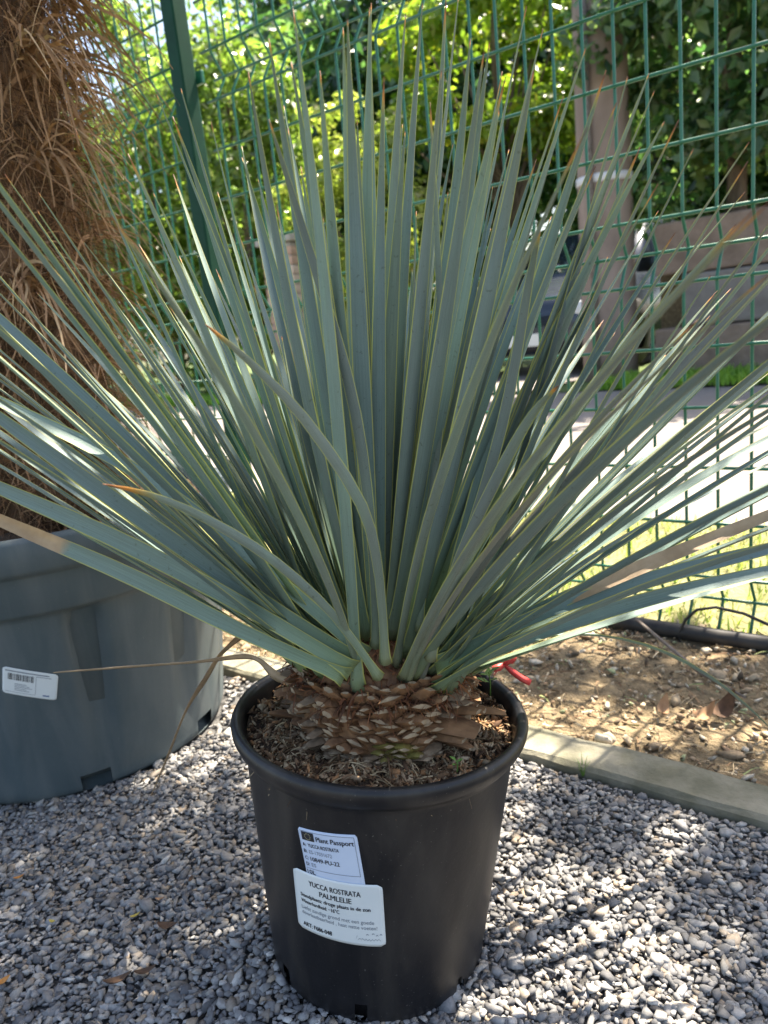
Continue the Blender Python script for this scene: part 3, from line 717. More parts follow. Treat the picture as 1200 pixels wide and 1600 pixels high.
SM = [stubmesh(k, M['stub']) for k in range(7)]; SG = [stubmesh(k, M['stubgreen']) for k in range(3)]; SY = [stubmesh(k, M['stubgrey']) for k in range(5)]
ROTP = Matrix(((EX[0], EY[0], AX[0]), (EX[1], EY[1], AX[1]), (EX[2], EY[2], AX[2])))
for row in range(12):
    h = .273+row*.0064; nn = 35
    for j in range(nn):
        a = 2*math.pi*(j+.5*(row % 2))/nn+rr2.uniform(-.03, .03)
        front = math.cos(a+math.pi/2) > .75
        if rr2.random() < (.10 if front else .28): continue
        r = .083 if row < 10 else (.081, .076)[row-10]
        pool = SY if (row < 2 or (not front and rr2.random() < .45)) else SM
        if row in (2, 3) and abs(a-3*math.pi/2-.1) < .30 or row == 1 and abs(a-3*math.pi/2-.2) < .2: pool = SG
        o = bpy.data.objects.new('leaf_base', rr2.choice(pool)); link(o, yuc)
        o.location = pot2w(r*math.cos(a), r*math.sin(a), h)-ROOT
        tip_ = Matrix.Rotation(a, 3, 'Z') @ Matrix.Rotation((rr2.uniform(-.30, .12) if not front else rr2.uniform(-.55, -.25))-(.5 if row > 9 else 0), 3, 'Y') @ Matrix.Rotation(rr2.uniform(-.35, .35), 3, 'X') @ Matrix.Rotation(rr2.uniform(-.35, .35), 3, 'Z')
        o.rotation_euler = (ROTP @ tip_).to_euler(); sc_ = rr2.uniform(.7, 1.25); o.scale = (sc_*(.75 if front else rr2.choice([.8, 1.0, 1.2, 1.4, 1.8]) if row < 8 else 1.0), sc_, sc_)
n = 3200
a = rng.uniform(0, 2*np.pi, n); hh = rng.uniform(.328, .398, n); r = np.where(hh > .345, .080-(hh-.345)*1.1, .087)*rng.uniform(.9, 1.08, n)
P = np.array([pot2w(r[i]*math.cos(a[i]), r[i]*math.sin(a[i]), hh[i]) for i in range(n)])-ROOT
D = np.column_stack([np.cos(a), np.sin(a), rng.uniform(-.6, 1.1, n)])+rng.normal(0, .45, (n, 3))
V, F, k = strands(P, D, rng.uniform(.008, .024, n), rng.uniform(.0004, .0020, n), np.full(n, .5), np.full(n, .25), 5)
o = npobj('crown_fibre', V, F, M['fibre'], yuc, np.repeat(palette(n, [(.15, .055, .025), (.22, .09, .04), (.09, .04, .022), (.30, .18, .09)], [4, 3, 4, .6], .25), k, 0)); tag(o, kind='stuff')
# dry hanging leaves
def path_leaf(pts, wd, label, twist=0.0):
    pts = [np.array(p, float) for p in pts]; C = []
    for i in range(len(pts)-1):
        p0 = pts[max(i-1, 0)]; p1 = pts[i]; p2 = pts[i+1]; p3 = pts[min(i+2, len(pts)-1)]
        for q in np.linspace(0, 1, 8, endpoint=False):
            C.append(.5*(2*p1+(p2-p0)*q+(2*p0-5*p1+4*p2-p3)*q*q+(3*p1-p0-3*p2+p3)*q**3))
    C.append(pts[-1]); V = []; F = []; A = []; k = len(C)
    for i, c in enumerate(C):
        t = i/(k-1); T = C[min(i+1, k-1)]-C[max(i-1, 0)]; T /= np.linalg.norm(T); s_ = np.cross(T, CAM-c); s_ /= np.linalg.norm(s_); n_ = np.cross(s_, T)
        q = .7+twist*t; wv = s_*math.cos(q)+n_*math.sin(q); nv = n_*math.cos(q)-s_*math.sin(q); h = wd*(1-.85*t)*(.6+.4*math.sin(t*9)**2)
        for x, lo in RX: V.append(c+wv*x*h+nv*(.5*h*x*x-(.0009*(1-x*x) if lo else 0))); A.append((abs(x)*.8, t, lo))
    for i in range(k-1):
        for j in range(8): F.append((i*8+j, i*8+(j+1) % 8, (i+1)*8+(j+1) % 8, (i+1)*8+j))
    o = mobj('dry_leaf', np.array(V)-ROOT, F, M['yleaf'], yuc, True)
    a = o.data.color_attributes.new('lf', 'FLOAT_COLOR', 'POINT'); a.data.foreach_set('color', np.column_stack([np.array(A), np.ones(len(A))]).astype(np.float32).ravel())
    o.color = (.3, .5, 1.05, 1); o['label'] = label
def pt(x, y, depth): d = ray(x, y); return CAM+d*depth
path_leaf([pt(470, 1060, .86), pt(437, 1055, .86), pt(405, 1030, .87), pt(375, 1024, .90), pt(300, 1034, .95), pt(190, 1042, 1.0), pt(84, 1051, 1.05)], .0085, 'dry brown leaf reaching left to the grey pot sticker', .5)
path_leaf([pt(462, 1035, .90), pt(400, 985, .92), pt(350, 1015, .94), pt(318, 1062, .98), pt(290, 1110, 1.03), pt(262, 1180, 1.10), pt(236, 1243, 1.17)], .0080, 'thin dry leaf hanging down to the gravel', .3)

# ------------------------------------------------------------------ big grey pot with the palm
BX, BY, BRB, BRT, BH = -0.638, 0.72, 0.274, 0.352, 0.455
bp = empty('planter_pot', (BX, BY, -0.002)); tag(bp, 'large grey green round planter pot with barcode sticker under the shaggy palm', 'pot')
BWT = 0.318
def br(h): return BRB+(BWT-BRB)*h/(BH-.12)
bcone = lambda x, y: on_cone(x, y, np.array([BX, BY, 0.0]), BRB, BWT+(BWT-BRB)*.12/(BH-.12), BH)
NB = 144
prof = [(0, .012), (BRB-.02, .012), (BRB-.012, 0), (BRB-.002, .002), (BRB+.001, .008)]+[(br(h), h) for h in (.016, .024, .032, .06, .12, .18, .24, .30, BH-.135)] + \
       [(BWT-.001, BH-.126), (BWT+.010, BH-.123), (BWT+.014, BH-.117), (BWT+.015, BH-.064), (BWT+.016, BH-.060), (BWT+.028, BH-.056), (BWT+.032, BH-.048), (BRT, BH-.008), (BRT-.003, BH-.001),
        (BRT-.012, BH), (BRT-.020, BH-.004), (BRT-.026, BH-.03), (BWT-.01, BH-.1), (BRB-.01, .02), (0, .02)]
bh = [bcone(155, 1245)[0], bcone(322, 1140)[0]]; bh += [bh[0]+2.2, bh[0]+4.0]
def bhole(i, j):
    a = 2*math.pi*(j+.5)/NB
    return 3 <= i <= 6 and any(abs((a-h+math.pi) % (2*math.pi)-math.pi) < .085 for h in bh)
V, F = lathe(prof, NB, bhole)
# shallow moulded pleats in the wall
VV = []
for idx, (x, y, z) in enumerate(V):
    a = math.atan2(y, x); r = math.hypot(x, y); i = idx//NB
    if 5 <= i <= 13:
        q_ = min(1, max(0, (math.sin(a*11+.6)-.72)/.10)); k = q_*q_*(3-2*q_); up_ = min(1, max(0, (z-.02)/.30)); r -= .024*k*up_*min(1, (BH-.13-z)/.03+.3)
        r += .002*math.sin(a*3+1)
    VV.append((r*math.cos(a), r*math.sin(a), z))
mobj('pot_wall', VV, F, M['greypot'], bp, True)
V, F = lathe([(0, .03), (BRB-.03, .03), (BRB-.012, .06), (BWT-.03, .30), (.0, .31)], 48); mobj('root_ball', V, F, M['potsoil'], bp, True)
V = []; F = []
for i in range(15):
    for j in range(72):
        r = .001+.318*i/14; a = 2*math.pi*j/72; V.append((r*math.cos(a), r*math.sin(a), BH-.035+.008*math.sin(a*6+r*30)+random.uniform(-1, 1)*.004))
for i in range(14):
    for j in range(72): F.append((i*72+j, i*72+(j+1) % 72, (i+1)*72+(j+1) % 72, (i+1)*72+j))
mobj('soil', V, F, M['potsoil'], bp, True)
L3 = Sticker('barcode_sticker', [bcone(4, 1038), bcone(91, 1052), bcone(88, 1092), bcone(4, 1079)], br, bp, M['paper2'], 'small white barcode sticker on the planter', .0015, .10)
x = .10
while x < .56:
    wd = rr2.choice([.006, .006, .011, .016]); L3.rect(x, .56, x+wd, .80, M['ink'], 'bar', n=1); x += wd+rr2.choice([.006, .010, .014])
for k, yy in enumerate((.42, .36, .30, .24, .18)): L3.rect(.22, yy, .44+.05*((k*7) % 3), yy+.018, M['inkgrey'])
L3.rect(.05, .87, .84, .905, M['inkgrey']); L3.rect(.60, .80, .88, .82, M['inkgrey']); L3.rect(.60, .10, .606, .78, M['inkgrey'], n=1); L3.rect(.05, .10, .60, .11, M['inkgrey'])
L3.rect(.74, .10, .86, .15, M['inkblue'], 'printed_mark')

palm = empty('palm_tree', (BX, BY, BH-.045)); tag(palm, 'shaggy brown fibre covered palm trunk in the large grey planter', 'palm')
LEAN = np.array([.055, .0, 1.0])
PZ = 1.75
def pc(z): return np.array([LEAN[0]*z+.012*math.sin(z*3), .01*math.sin(z*4), z])
pts = [pc(z) for z in np.linspace(0, PZ, 24)]
V, F = tube(pts, [.118*(1-.10*i/23)+.004*math.sin(i*2.3) for i in range(24)], 28)
M['palmbark'] = noisy('palm trunk', (.05, .028, .016), (.20, .115, .06), 18, .95, 60, 1.0, .02, st=(1, 1, .3))
M['boot'] = noisy('palm leaf base', (.12, .06, .03), (.30, .165, .08), 22, .75, 60, .5, .006, st=(1, 1, .2))
mobj('trunk', V, F, M['palmbark'], palm, True)
for i in range(54):
    z = .05+i*.031; a = i*2.399963; c_ = pc(z); d = np.array([math.cos(a), math.sin(a), 0]); q = np.array([-d[1], d[0], 0]); V = []; F = []
    ln = rr2.uniform(.08, .15); w0 = rr2.uniform(.028, .040)
    for k in range(6):
        t = k/5; wv = w0*(1-.45*t); th = .012*(1-.5*t)
        C = c_+d*(.096+.030*t+.010*t*t)+np.array([0, 0, ln*t])
        V += [C-q*wv, C-q*wv*.5+d*th, C+q*wv*.5+d*th, C+q*wv, C+q*wv*.5-d*th*.4, C-q*wv*.5-d*th*.4]
    for k in range(5):
        for j in range(6): F.append((k*6+j, k*6+(j+1) % 6, (k+1)*6+(j+1) % 6, (k+1)*6+j))
    F += [tuple(range(5, -1, -1)), tuple(30+j for j in range(6))]
    mobj('leaf_base', V, F, M['boot'], palm, True)
# coarse fibre
n = 30000
z = rng.uniform(.0, PZ, n); a = rng.uniform(0, 2*np.pi, n); rad = rng.uniform(.100, .138, n)
P = np.array([pc(q) for q in z]); P[:, 0] += np.cos(a)*rad; P[:, 1] += np.sin(a)*rad
swirl = rng.normal(0, 1.1, n)
clump = np.sin(a*5+np.floor(z*9)*2.1)
D = np.column_stack([np.cos(a)*.25-np.sin(a)*swirl, np.sin(a)*.25+np.cos(a)*swirl, rng.normal(.1, .7, n)+clump*.3])
ln = rng.uniform(.035, .11, n)*np.where(rng.random(n) < .10, 1.6, 1)
V, F, k = strands(P, D, ln, rng.choice([.0006, .0009, .0016], n, p=[.55, .35, .10]), rng.uniform(.3, 1.1, n), rng.uniform(.2, .5, n), 6)
cc = palette(n, [(.27, .14, .07), (.36, .20, .105), (.15, .075, .038), (.46, .29, .165), (.06, .032, .018)], [5, 4, 5, 2, 4], .25)
# long pale shreds hanging in hanks
m = 1900
hz = rng.uniform(.1, PZ, 70); ha = rng.uniform(0, 2*np.pi, 70); hi = rng.integers(0, 70, m)
z2 = hz[hi]+rng.normal(0, .012, m); a2 = ha[hi]+rng.normal(0, .12, m)
P2_ = np.array([pc(q) for q in z2]); P2_[:, 0] += np.cos(a2)*.145; P2_[:, 1] += np.sin(a2)*.145
D2 = np.column_stack([np.cos(a2)*.24, np.sin(a2)*.24, np.full(m, .10)])+rng.normal(0, .16, (m, 3))
V2, F2, k2 = strands(P2_, D2, rng.uniform(.07, .17, m), rng.uniform(.0014, .0048, m), rng.uniform(.7, 1.3, m), np.full(m, .14), 6)
c2 = palette(m, [(.36, .21, .115), (.27, .15, .075), (.47, .32, .19)], [4, 4, 1.5], .25)
o = npobj('trunk_fibre', np.vstack([V, V2]), np.vstack([F, F2+len(V)]), M['fibre'], palm, np.vstack([np.repeat(cc, k, 0), np.repeat(c2, k2, 0)])); tag(o, kind='stuff')
# fan fronds above
M['frond'] = noisy('palm frond', (.035, .08, .025), (.07, .13, .04), 8, .45)
for i in range(14):
    a = i*2.4+.4; e = rr2.uniform(.1, 1.2); d = np.array([math.cos(a)*math.cos(e), math.sin(a)*math.cos(e), math.sin(e)]); b0 = pc(PZ); hub = b0+d*.38
    q = np.cross(d, [0, 0, 1.0]); q /= np.linalg.norm(q); up_ = np.cross(q, d); parts = [tube([b0, b0+d*.2, hub], [.011, .008, .006], 6)]
    for k in range(-12, 13):
        g_ = k*.17; dd = d*math.cos(g_)+q*math.sin(g_); L = .42*(1-.012*k*k*.25); s_ = np.cross(dd, up_)*.015
        V = [hub, hub+dd*L*.5+s_+up_*.006, hub+dd*L*.5-s_+up_*.006, hub+dd*L-np.array([0, 0, .06]), hub+dd*L*.5-up_*.004]
        parts.append((V, [(0, 1, 4), (0, 4, 2), (1, 3, 4), (4, 3, 2)]))
    V, F = merge(parts); mobj('frond', V, F, M['frond'], palm)

# ------------------------------------------------------------------ wire fence
VF = 1.065; S_POST = float(np.array([-.375, 1.68, 0]) @ U)
fence = empty('wire_fence', W(S_POST, VF, 0)); tag(fence, 'green coated wire mesh fence with folded ridges and square post behind the yucca', 'fence')
fence.rotation_euler = (0, 0, ANG_U)        # local x along the fence, local y away from the viewer
ZH = [.006, .066, .125, .241, .357, .479, .598, .724, .787, .849, .977, 1.105, 1.235, 1.36, 1.4225, 1.485, 1.61, 1.735, 1.86, 1.985, 2.045, 2.105]
BUL = {.066: .036, .787: .036, 1.4225: .036, 2.045: .036}
WR = .0034
pts = []
for k, z in enumerate(ZH):
    off = BUL.get(z, 0)
    if off: pts += [(0, off, z-.004), (0, off, z+.004)]
    else: pts += [(0, 0, z-.004), (0, 0, z+.004)]
pts = [(0, 0, -.03)]+pts[1:]+[(0, 0, 2.13)]
V, F = tube(pts, WR, 8); vm = pymesh('vertical_wire', V, F, M['fence'], True)
for s in [.045+.0625*i for i in range(37)]+[-.105-.0625*i for i in range(37)]:
    o = bpy.data.objects.new('vertical_wire', vm); link(o, fence); o.location = (s, 0, 0)
for x0, x1 in ((.01, 2.33), (-2.39, -.075)):
    V, F = tube([(x0, 0, 0), (x1, 0, 0)], WR*1.05, 8); hm = pymesh('horizontal_wire', V, F, M['fence'], True)
    for z in ZH:
        o = bpy.data.objects.new('horizontal_wire', hm); link(o, fence); o.location = (0, BUL.get(z, 0)-WR*1.6, z)
M['postgreen'] = noisy('dark green post', (0.003, 0.040, 0.022), (0.005, 0.055, 0.030), 20, .6, spec=.2)
V, F = box(.050, .050, 2.26, .005, (0, 0, 1.08)); o = mobj('post', V, F, M['postgreen'], fence); o.location = (-.032, -.042, 0)
V, F = box(.070, .070, .03, .010, (0, 0, 0)); o = mobj('post_cap', V, F, M['pipe'], fence); o.location = (-.032, -.042, 2.225)
V, F = box(.075, .012, .035, .003); cm = pymesh('clip', V, F, M['fence'])
for z in (.10, .80, 1.43, 2.06):
    o = bpy.data.objects.new('clip', cm); link(o, fence); o.location = (-.032, -.004, z)

# pipe and thin hose along the fence
def wavy(s0, s1, v, z, n=60, amp=.006): return [W(s0+(s1-s0)*i/n, v+amp*math.sin(i*.5)+amp*.6*math.sin(i*.21+1), z+amp*.35*math.sin(i*.37)) for i in range(n+1)]
V, F = tube(wavy(-3.0, 2.2, 1.008, .017), .0165, 14); tag(mobj('irrigation_pipe', V, F, M['pipe'], None, True), 'thick black irrigation pipe lying along the foot of the wire fence', 'pipe')
def gpt(x, y, z=0.0): d = ray(x, y); return CAM+d*((z-CAM[2])/d[2])
h0 = gpt(1062, 988, .02)
V, F = tube([h0+np.array([0, 0, -.03]), h0, h0+U*.012+np.array([0, 0, .03]), h0+U*.035+np.array([0, 0, .055]), h0+U*.075-NV*.01+np.array([0, 0, .070]), h0+U*.13-NV*.02+np.array([0, 0, .068]), h0+U*.22-NV*.03+np.array([0, 0, .04]), h0+U*.34-NV*.02+np.array([0, 0, .004])], .0032, 8)
tag(mobj('drip_hose', V, F, M['pipe'], None, True), 'thin black drip hose arching up beside the fence foot', 'hose')
M['stick'] = noisy('grey dry stick', (.10, .08, .07), (.24, .20, .17), 40, .9, 120, .5)
V, F = tube([gpt(995, 968, .05), gpt(1045, 1010, .045), gpt(1095, 1052, .03), gpt(1165, 1090, .008)], [.0028, .0034, .0034, .002], 7)
tag(mobj('dry_stick', V, F, M['stick'], None, True), 'grey dry stick leaning from the black pipe onto the soil', 'stick')

# ------------------------------------------------------------------ small things
def flat_leaf(P, ln, wd, az, curl, mat, name, label, cat, group, tilt=(0, 0)):
    V = []; F = []
    for i in range(9):
        t = i/8; h = wd*math.sin(math.pi*min(1, t*.94+.04))**.8; zc = curl*ln*(t-.4)**2
        for x in (-1, -.5, 0, .5, 1): V.append(((t-.5)*ln, x*h, zc+abs(x)*h*.35))
    n_ = len(V); V += [(x, y, z-.0006) for x, y, z in V]
    for i in range(8):
        for j in range(4): a = i*5+j; F.append((a, a+5, a+6, a+1)); F.append((n_+a, n_+a+1, n_+a+6, n_+a+5))
    o = mobj(name, V, F, mat, None, True); o.location = P; o.rotation_euler = (tilt[0], tilt[1], az); tag(o, label, cat, group); return o
M['lorange'] = noisy('orange leaf', (.42, .16, .03), (.55, .26, .06), 60, .6)
M['lyellow'] = noisy('yellow leaf', (.42, .30, .05), (.50, .40, .10), 60, .6)
M['lbrown'] = noisy('brown leaf', (.055, .03, .018), (.16, .09, .05), 60, .8)
M['ltan'] = noisy('tan leaf', (.26, .14, .07), (.44, .28, .16), 60, .8)
for x, y, ln, wd, az, mt, lb in ((30, 1371, .019, .0035, .2, 'lorange', 'small orange leaf on the gravel below the planter'), (82, 1440, .015, .003, -.5, 'lyellow', 'small yellow leaf on the gravel, left one of two'),
        (211, 1431, .016, .0032, .3, 'lyellow', 'small yellow leaf on the gravel nearer the dark curled leaf'), (5, 1534, .020, .006, .6, 'lorange', 'orange leaf at the left edge of the gravel'),
        (262, 1448, .036, .008, -.35, 'lbrown', 'dark brown curled leaf on shaded gravel'), (185, 1532, .040, .007, .15, 'lbrown', 'brown dry leaf beside a small sunlit gravel spot'),
        (228, 1518, .032, .006, .1, 'lbrown', 'dark flat leaf on gravel just above the brown dry leaf'), (298, 1374, .013, .004, 1.3, 'lbrown', 'tiny black leaf chip on gravel left of the pot'), (250, 1405, .016, .003, -.2, 'ltan', 'tiny rust brown leaf on gravel left of the pot')):
    flat_leaf(gpt(x, y, .009), ln*.8, wd*.72, az, .8, M[mt], 'fallen_leaf', lb, 'leaf', 'fallen leaves on the gravel')
for x, y, ln, wd, az, mt, lb in ((1130, 1112, .05, .014, .5, 'lbrown', 'dark brown dead leaf on the soil at the stick end'), (1105, 1118, .04, .014, -.3, 'ltan', 'tan curled dead leaf on the soil under the drooping leaf'), (1035, 1110, .035, .010, 1.2, 'ltan', 'upright tan dead leaf standing in the soil bed')):
    flat_leaf(gpt(x, y, .016), ln, wd, az, 2.0, M[mt], 'dead_leaf', lb, 'leaf', 'dead leaves on the soil bed', (.3, -.3))

M['ribbon'] = noisy('red plastic ribbon', (.62, .05, .05), (.75, .10, .09), 40, .4)
def ribbon(pts, w0):
    V = []; F = []
    for i, p in enumerate(pts):
        T = np.array(pts[min(i+1, len(pts)-1)])-np.array(pts[max(i-1, 0)]); T /= np.linalg.norm(T); s_ = np.cross(T, CAM-np.array(p)); s_ /= np.linalg.norm(s_); n_ = np.cross(s_, T)
        wv = w0[i]; V += [p-s_*wv, p+n_*wv*.3, p+s_*wv, p-n_*.0006]
    for i in range(len(pts)-1):
        for j in range(4): F.append((i*4+j, i*4+(j+1) % 4, (i+1)*4+(j+1) % 4, (i+1)*4+j))
    F += [(3, 2, 1, 0), tuple((len(pts)-1)*4+j for j in range(4))]; return V, F
dz = .93
kn = pt(788, 1039, dz)
V, F = merge([ribbon([kn, pt(793, 1031, dz), pt(800, 1027, dz), pt(806, 1030, dz)], [.002, .006, .008, .004]), ribbon([kn, pt(780, 1042, dz), pt(770, 1045, dz-.005)], [.002, .005, .004]),
              ribbon([kn, pt(800, 1049, dz), pt(815, 1060, dz), pt(829, 1067, dz)], [.002, .0035, .004, .004]), tube([kn, kn+np.array([-.006, .004, -.006]), pt(772, 1054, dz+.02)], .0012, 5)])
tag(mobj('red_ribbon', V, F, M['ribbon'], None, True), 'small red plastic ribbon tied behind the right rim of the black pot', 'ribbon')
M['weed'] = noisy('seedling green', (.10, .20, .03), (.17, .30, .06), 40, .5)
def seedling(P, h, k, label):
    root = empty('seedling', P); tag(root, label, 'seedling', 'seedlings in the black pot')
    V, F = tube([(0, 0, -.004), (.001, 0, h*.5), (0, .001, h)], .0007, 5); mobj('stem', V, F, M['weed'], root)
    for i in range(k):
        a = i*2.4+P[0]*90; zz = h*(.5+.5*i/max(1, k-1)); d = np.array([math.cos(a), math.sin(a), .4]); d /= np.linalg.norm(d); q = np.array([-math.sin(a), math.cos(a), 0]); L = h*.5+.004
        b_ = np.array([0, 0, zz]); V = [b_, b_+d*L*.4+q*L*.28+[0, 0, .001], b_+d*L*.4-q*L*.28+[0, 0, .001], b_+d*L, b_+d*L*.45-[0, 0, .001]]
        mobj('leaf', V, [(0, 1, 4), (0, 4, 2), (1, 3, 4), (4, 3, 2), (0, 2, 3, 1)], M['weed'], root)
def soilpt(px, py):
    d = ray(px, py); t = .5
    while w2pot(CAM+d*t)[2] > SOILH+.008: t += .001
    return CAM+d*t
for x, y, h, k, lb in ((575, 1163, .012, 3, 'tiny bright seedling in front of the yucca stem'), (450, 1085, .022, 5, 'grassy green weed at the left pot rim'), (766, 1082, .026, 5, 'green leafy weed beside the right pot rim'), (714, 1200, .008, 3, 'tiny sprout on the sunlit soil by the right rim'), (462, 1098, .016, 4, 'small weed just below the grassy weed at left rim')):
    seedling(soilpt(x, y), h, k, lb)
V = []; F = []
gp = gpt(911, 1212, 0)
for i in range(9):
    a = i*.7; d = np.array([math.cos(a), math.sin(a), 0])*.008; q = np.array([-math.sin(a), math.cos(a), 0])*.0012; b_ = gp+d*.2; o_ = len(V)
    V += [b_-q, b_+q, b_+d*.7+[0, 0, .018]-q*.6, b_+d*.7+[0, 0, .018]+q*.6, b_+d*1.6+np.array([0, 0, .026+.004*(i % 3)])]; F += [(o_, o_+1, o_+3, o_+2), (o_+2, o_+3, o_+4)]
tag(mobj('grass_tuft', V, F, M['weed'], None), 'small green grass tuft growing against the concrete edging', 'grass')

# ------------------------------------------------------------------ across the road
M['pole'] = noisy('grey pink concrete pole', (.20, .15, .125), (.31, .24, .205), 5, .9, 60, .4, .01, st=(1, 1, .4))
M['band'] = plain('pale band', (.62, .62, .66), .5)
pole = empty('utility_pole', W(-2.66, 7.15, 0)); tag(pole, 'tall grey concrete utility pole with pale band across the road', 'pole')
V, F = tube([(0, 0, -.1), (0, 0, .5), (0, 0, 3), (0, 0, 7.5)], [.273, .268, .246, .19], 18); mobj('shaft', V, F, M['pole'], pole, True)
V, F = lathe([(.259, 1.87), (.268, 1.875), (.268, 1.94), (.259, 1.945)], 24); mobj('band', V, F, M['band'], pole, True)
V, F = tube([(-.2, -.20, -.1), (-.2, -.20, 3.6)], .032, 8); mobj('cable_guard', V, F, M['stick'], pole, True)

M['block'] = noisy('brown grey wall block', (.15, .11, .085), (.25, .185, .145), 6, .95, 30, .6, .015)
M['block2'] = noisy('grey wall block', (.15, .135, .125), (.22, .20, .185), 6, .95, 30, .6, .015)
wall = empty('retaining_wall', W(0, 7.0, 0)); wall.rotation_euler = (0, 0, ANG_U); tag(wall, 'low brown grey block retaining wall below dark trees across the road', 'wall')
V, F = box(1.085, .40, .465, .02); bms = [pymesh('block', V, F, M['block']), pymesh('block', V, F, M['block2'])]
for r_ in range(3):
    for i in range(6):
        o = bpy.data.objects.new('block', bms[(1 if r_ < 2 else 0) if (i+r_) % 4 else 0]); link(o, wall); o.location = (-1.62+i*1.1+(.0 if r_ % 2 == 0 else .25), .2+rr2.uniform(-.012, .012)+r_*.02, .225+r_*.478)
V, F = box(7.0, 2.4, 1.36, 0, (1.25, 1.66, .68)); mobj('backfill', V, F, M['soil'], wall)

M['brick'] = [noisy('pink brick', (.36, .23, .17), (.48, .33, .25), 10, .9, 40, .4, .006), noisy('pale brick', (.44, .33, .26), (.55, .44, .36), 10, .9, 40, .4, .006)]
M['mortar'] = noisy('mortar', (.30, .28, .26), (.40, .38, .35), 30, .95)
pier = empty('brick_pier', W(-7.0, 7.2, 0)); pier.rotation_euler = (0, 0, ANG_U); tag(pier, 'slim pale pink brick gate pier in front of the hedge across the road', 'pier')
V, F = box(.50, .50, 1.96, 0, (0, 0, .96)); mobj('core', V, F, M['mortar'], pier)
V, F = box(.262, .262, .105, .008); bb = [pymesh('brick', V, F, q) for q in M['brick']]
for r_ in range(16):
    for ix in (-1, 1):
        for iy in (-1, 1):
            o = bpy.data.objects.new('brick', bb[rr2.random() < .5]); link(o, pier); o.location = (ix*.139+rr2.uniform(-.003, .003), iy*.139, .06+r_*.119); o.scale = (rr2.uniform(.96, 1.0),)*3
V, F = box(.64, .64, .09, .015, (0, 0, 2.0)); mobj('capstone', V, F, M['mortar'], pier)

# parked car, nose to the road
M['paint'] = plain('dark blue grey car paint', (.035, .045, .065), .22, .35); M['glass'] = plain('car glass', (.012, .02, .03), .04, 0, .9); M['rubber'] = plain('tyre rubber', (.015, .015, .016), .8)
M['chrome'] = plain('bright trim', (.55, .55, .57), .2, .9); M['lamp'] = plain('lamp glass', (.62, .66, .70), .12); M['plate'] = plain('number plate', (.70, .70, .66), .4)
car = empty('parked_car', W(-3.95, 7.6, .022)); car.rotation_euler = (0, 0, ANG_U); tag(car, 'dark blue grey parked car glimpsed between the yucca leaves', 'car')
def loft(secs, mat, name):
    V = []; F = []; k = len(secs[0])
    for q in secs: V += q
    for i in range(len(secs)-1):
        for j in range(k): F.append((i*k+j, i*k+(j+1) % k, (i+1)*k+(j+1) % k, (i+1)*k+j))
    F += [tuple(range(k-1, -1, -1)), tuple((len(secs)-1)*k+j for j in range(k))]; return mobj(name, V, F, mat, car, True)
def sec(y, hw, z0, z1): return [(-hw*.9, y, z0), (hw*.9, y, z0), (hw, y, z0+.14), (hw*1.0, y, (z0+z1)/2), (hw*.97, y, z1-.10), (hw*.86, y, z1-.01), (0, y, z1+.03), (-hw*.86, y, z1-.01), (-hw*.97, y, z1-.10), (-hw, y, (z0+z1)/2), (-hw, y, z0+.14)]
loft([sec(0, .80, .32, .72), sec(.06, .94, .26, .84), sec(.3, 1.04, .24, .96), sec(1.2, 1.09, .24, 1.10), sec(2.6, 1.10, .24, 1.14), sec(4.3, 1.08, .24, 1.14), sec(5.0, 1.02, .28, 1.08), sec(5.2, .9, .34, .95)], M['paint'], 'body')
def cab(y, hw, z0, hw1, z1): return [(-hw, y, z0), (hw, y, z0), (hw1, y, z1-.05), (hw1*.9, y, z1), (-hw1*.9, y, z1), (-hw1, y, z1-.05)]
loft([cab(1.25, .98, 1.05, .97, 1.13), cab(2.15, 1.0, 1.05, .80, 1.74), cab(3.0, 1.0, 1.05, .81, 1.80), cab(4.2, .99, 1.05, .79, 1.74), cab(4.95, .92, 1.05, .88, 1.15)], M['paint'], 'cabin')
def quad(name, P, mat, t=.012):
    P = [np.array(p, float) for p in P]; n_ = np.cross(P[1]-P[0], P[3]-P[0]); n_ /= np.linalg.norm(n_); V = [p+n_*t for p in P]+[p-n_*.03 for p in P]
    return mobj(name, V, [(0, 1, 2, 3), (7, 6, 5, 4), (0, 4, 5, 1), (1, 5, 6, 2), (2, 6, 7, 3), (3, 7, 4, 0)], mat, car)
quad('windscreen', [(-.86, 1.32, 1.17), (.86, 1.32, 1.17), (.70, 2.06, 1.68), (-.70, 2.06, 1.68)], M['glass'])
quad('rear_window', [(.78, 4.88, 1.20), (-.78, 4.88, 1.20), (-.66, 4.28, 1.66), (.66, 4.28, 1.66)], M['glass'])
for sx in (-1, 1):
    for y0, y1, y2, y3 in ((1.75, 2.95, 2.95, 2.22), (3.05, 4.55, 4.15, 3.05)):
        P = [(sx*.985, y0, 1.17), (sx*.985, y1, 1.17), (sx*.83, y2, 1.66), (sx*.83, y3, 1.66)]
        quad('side_window', P if sx > 0 else P[::-1], M['glass'], .012)
    V, F = box(.34, .10, .16, .03, (sx*.74, .05, .72)); mobj('headlight', V, F, M['lamp'], car, True)
    V, F = box(.20, .12, .14, .04, (sx*1.16, 1.65, 1.20)); mobj('mirror', V, F, M['paint'], car, True)
    for y in (.95, 4.15):
        tw_ = empty  # wheels
        V, F = lathe([(.20, -.11), (.34, -.12), (.39, -.07), (.39, .07), (.34, .12), (.20, .11)], 28); V = [(z+sx*.98, x+y, y2+.39) for x, y2, z in V]
        wh = mobj('wheel', V, F, M['rubber'], car, True)
        V, F = lathe([(.001, .06), (.08, .075), (.20, .06), (.235, .09), (.235, -.09), (.001, -.09)], 20); mobj('rim', [(sx*z+sx*.98, x+y, y2+.39) for x, y2, z in V], F, M['chrome'], wh, True)
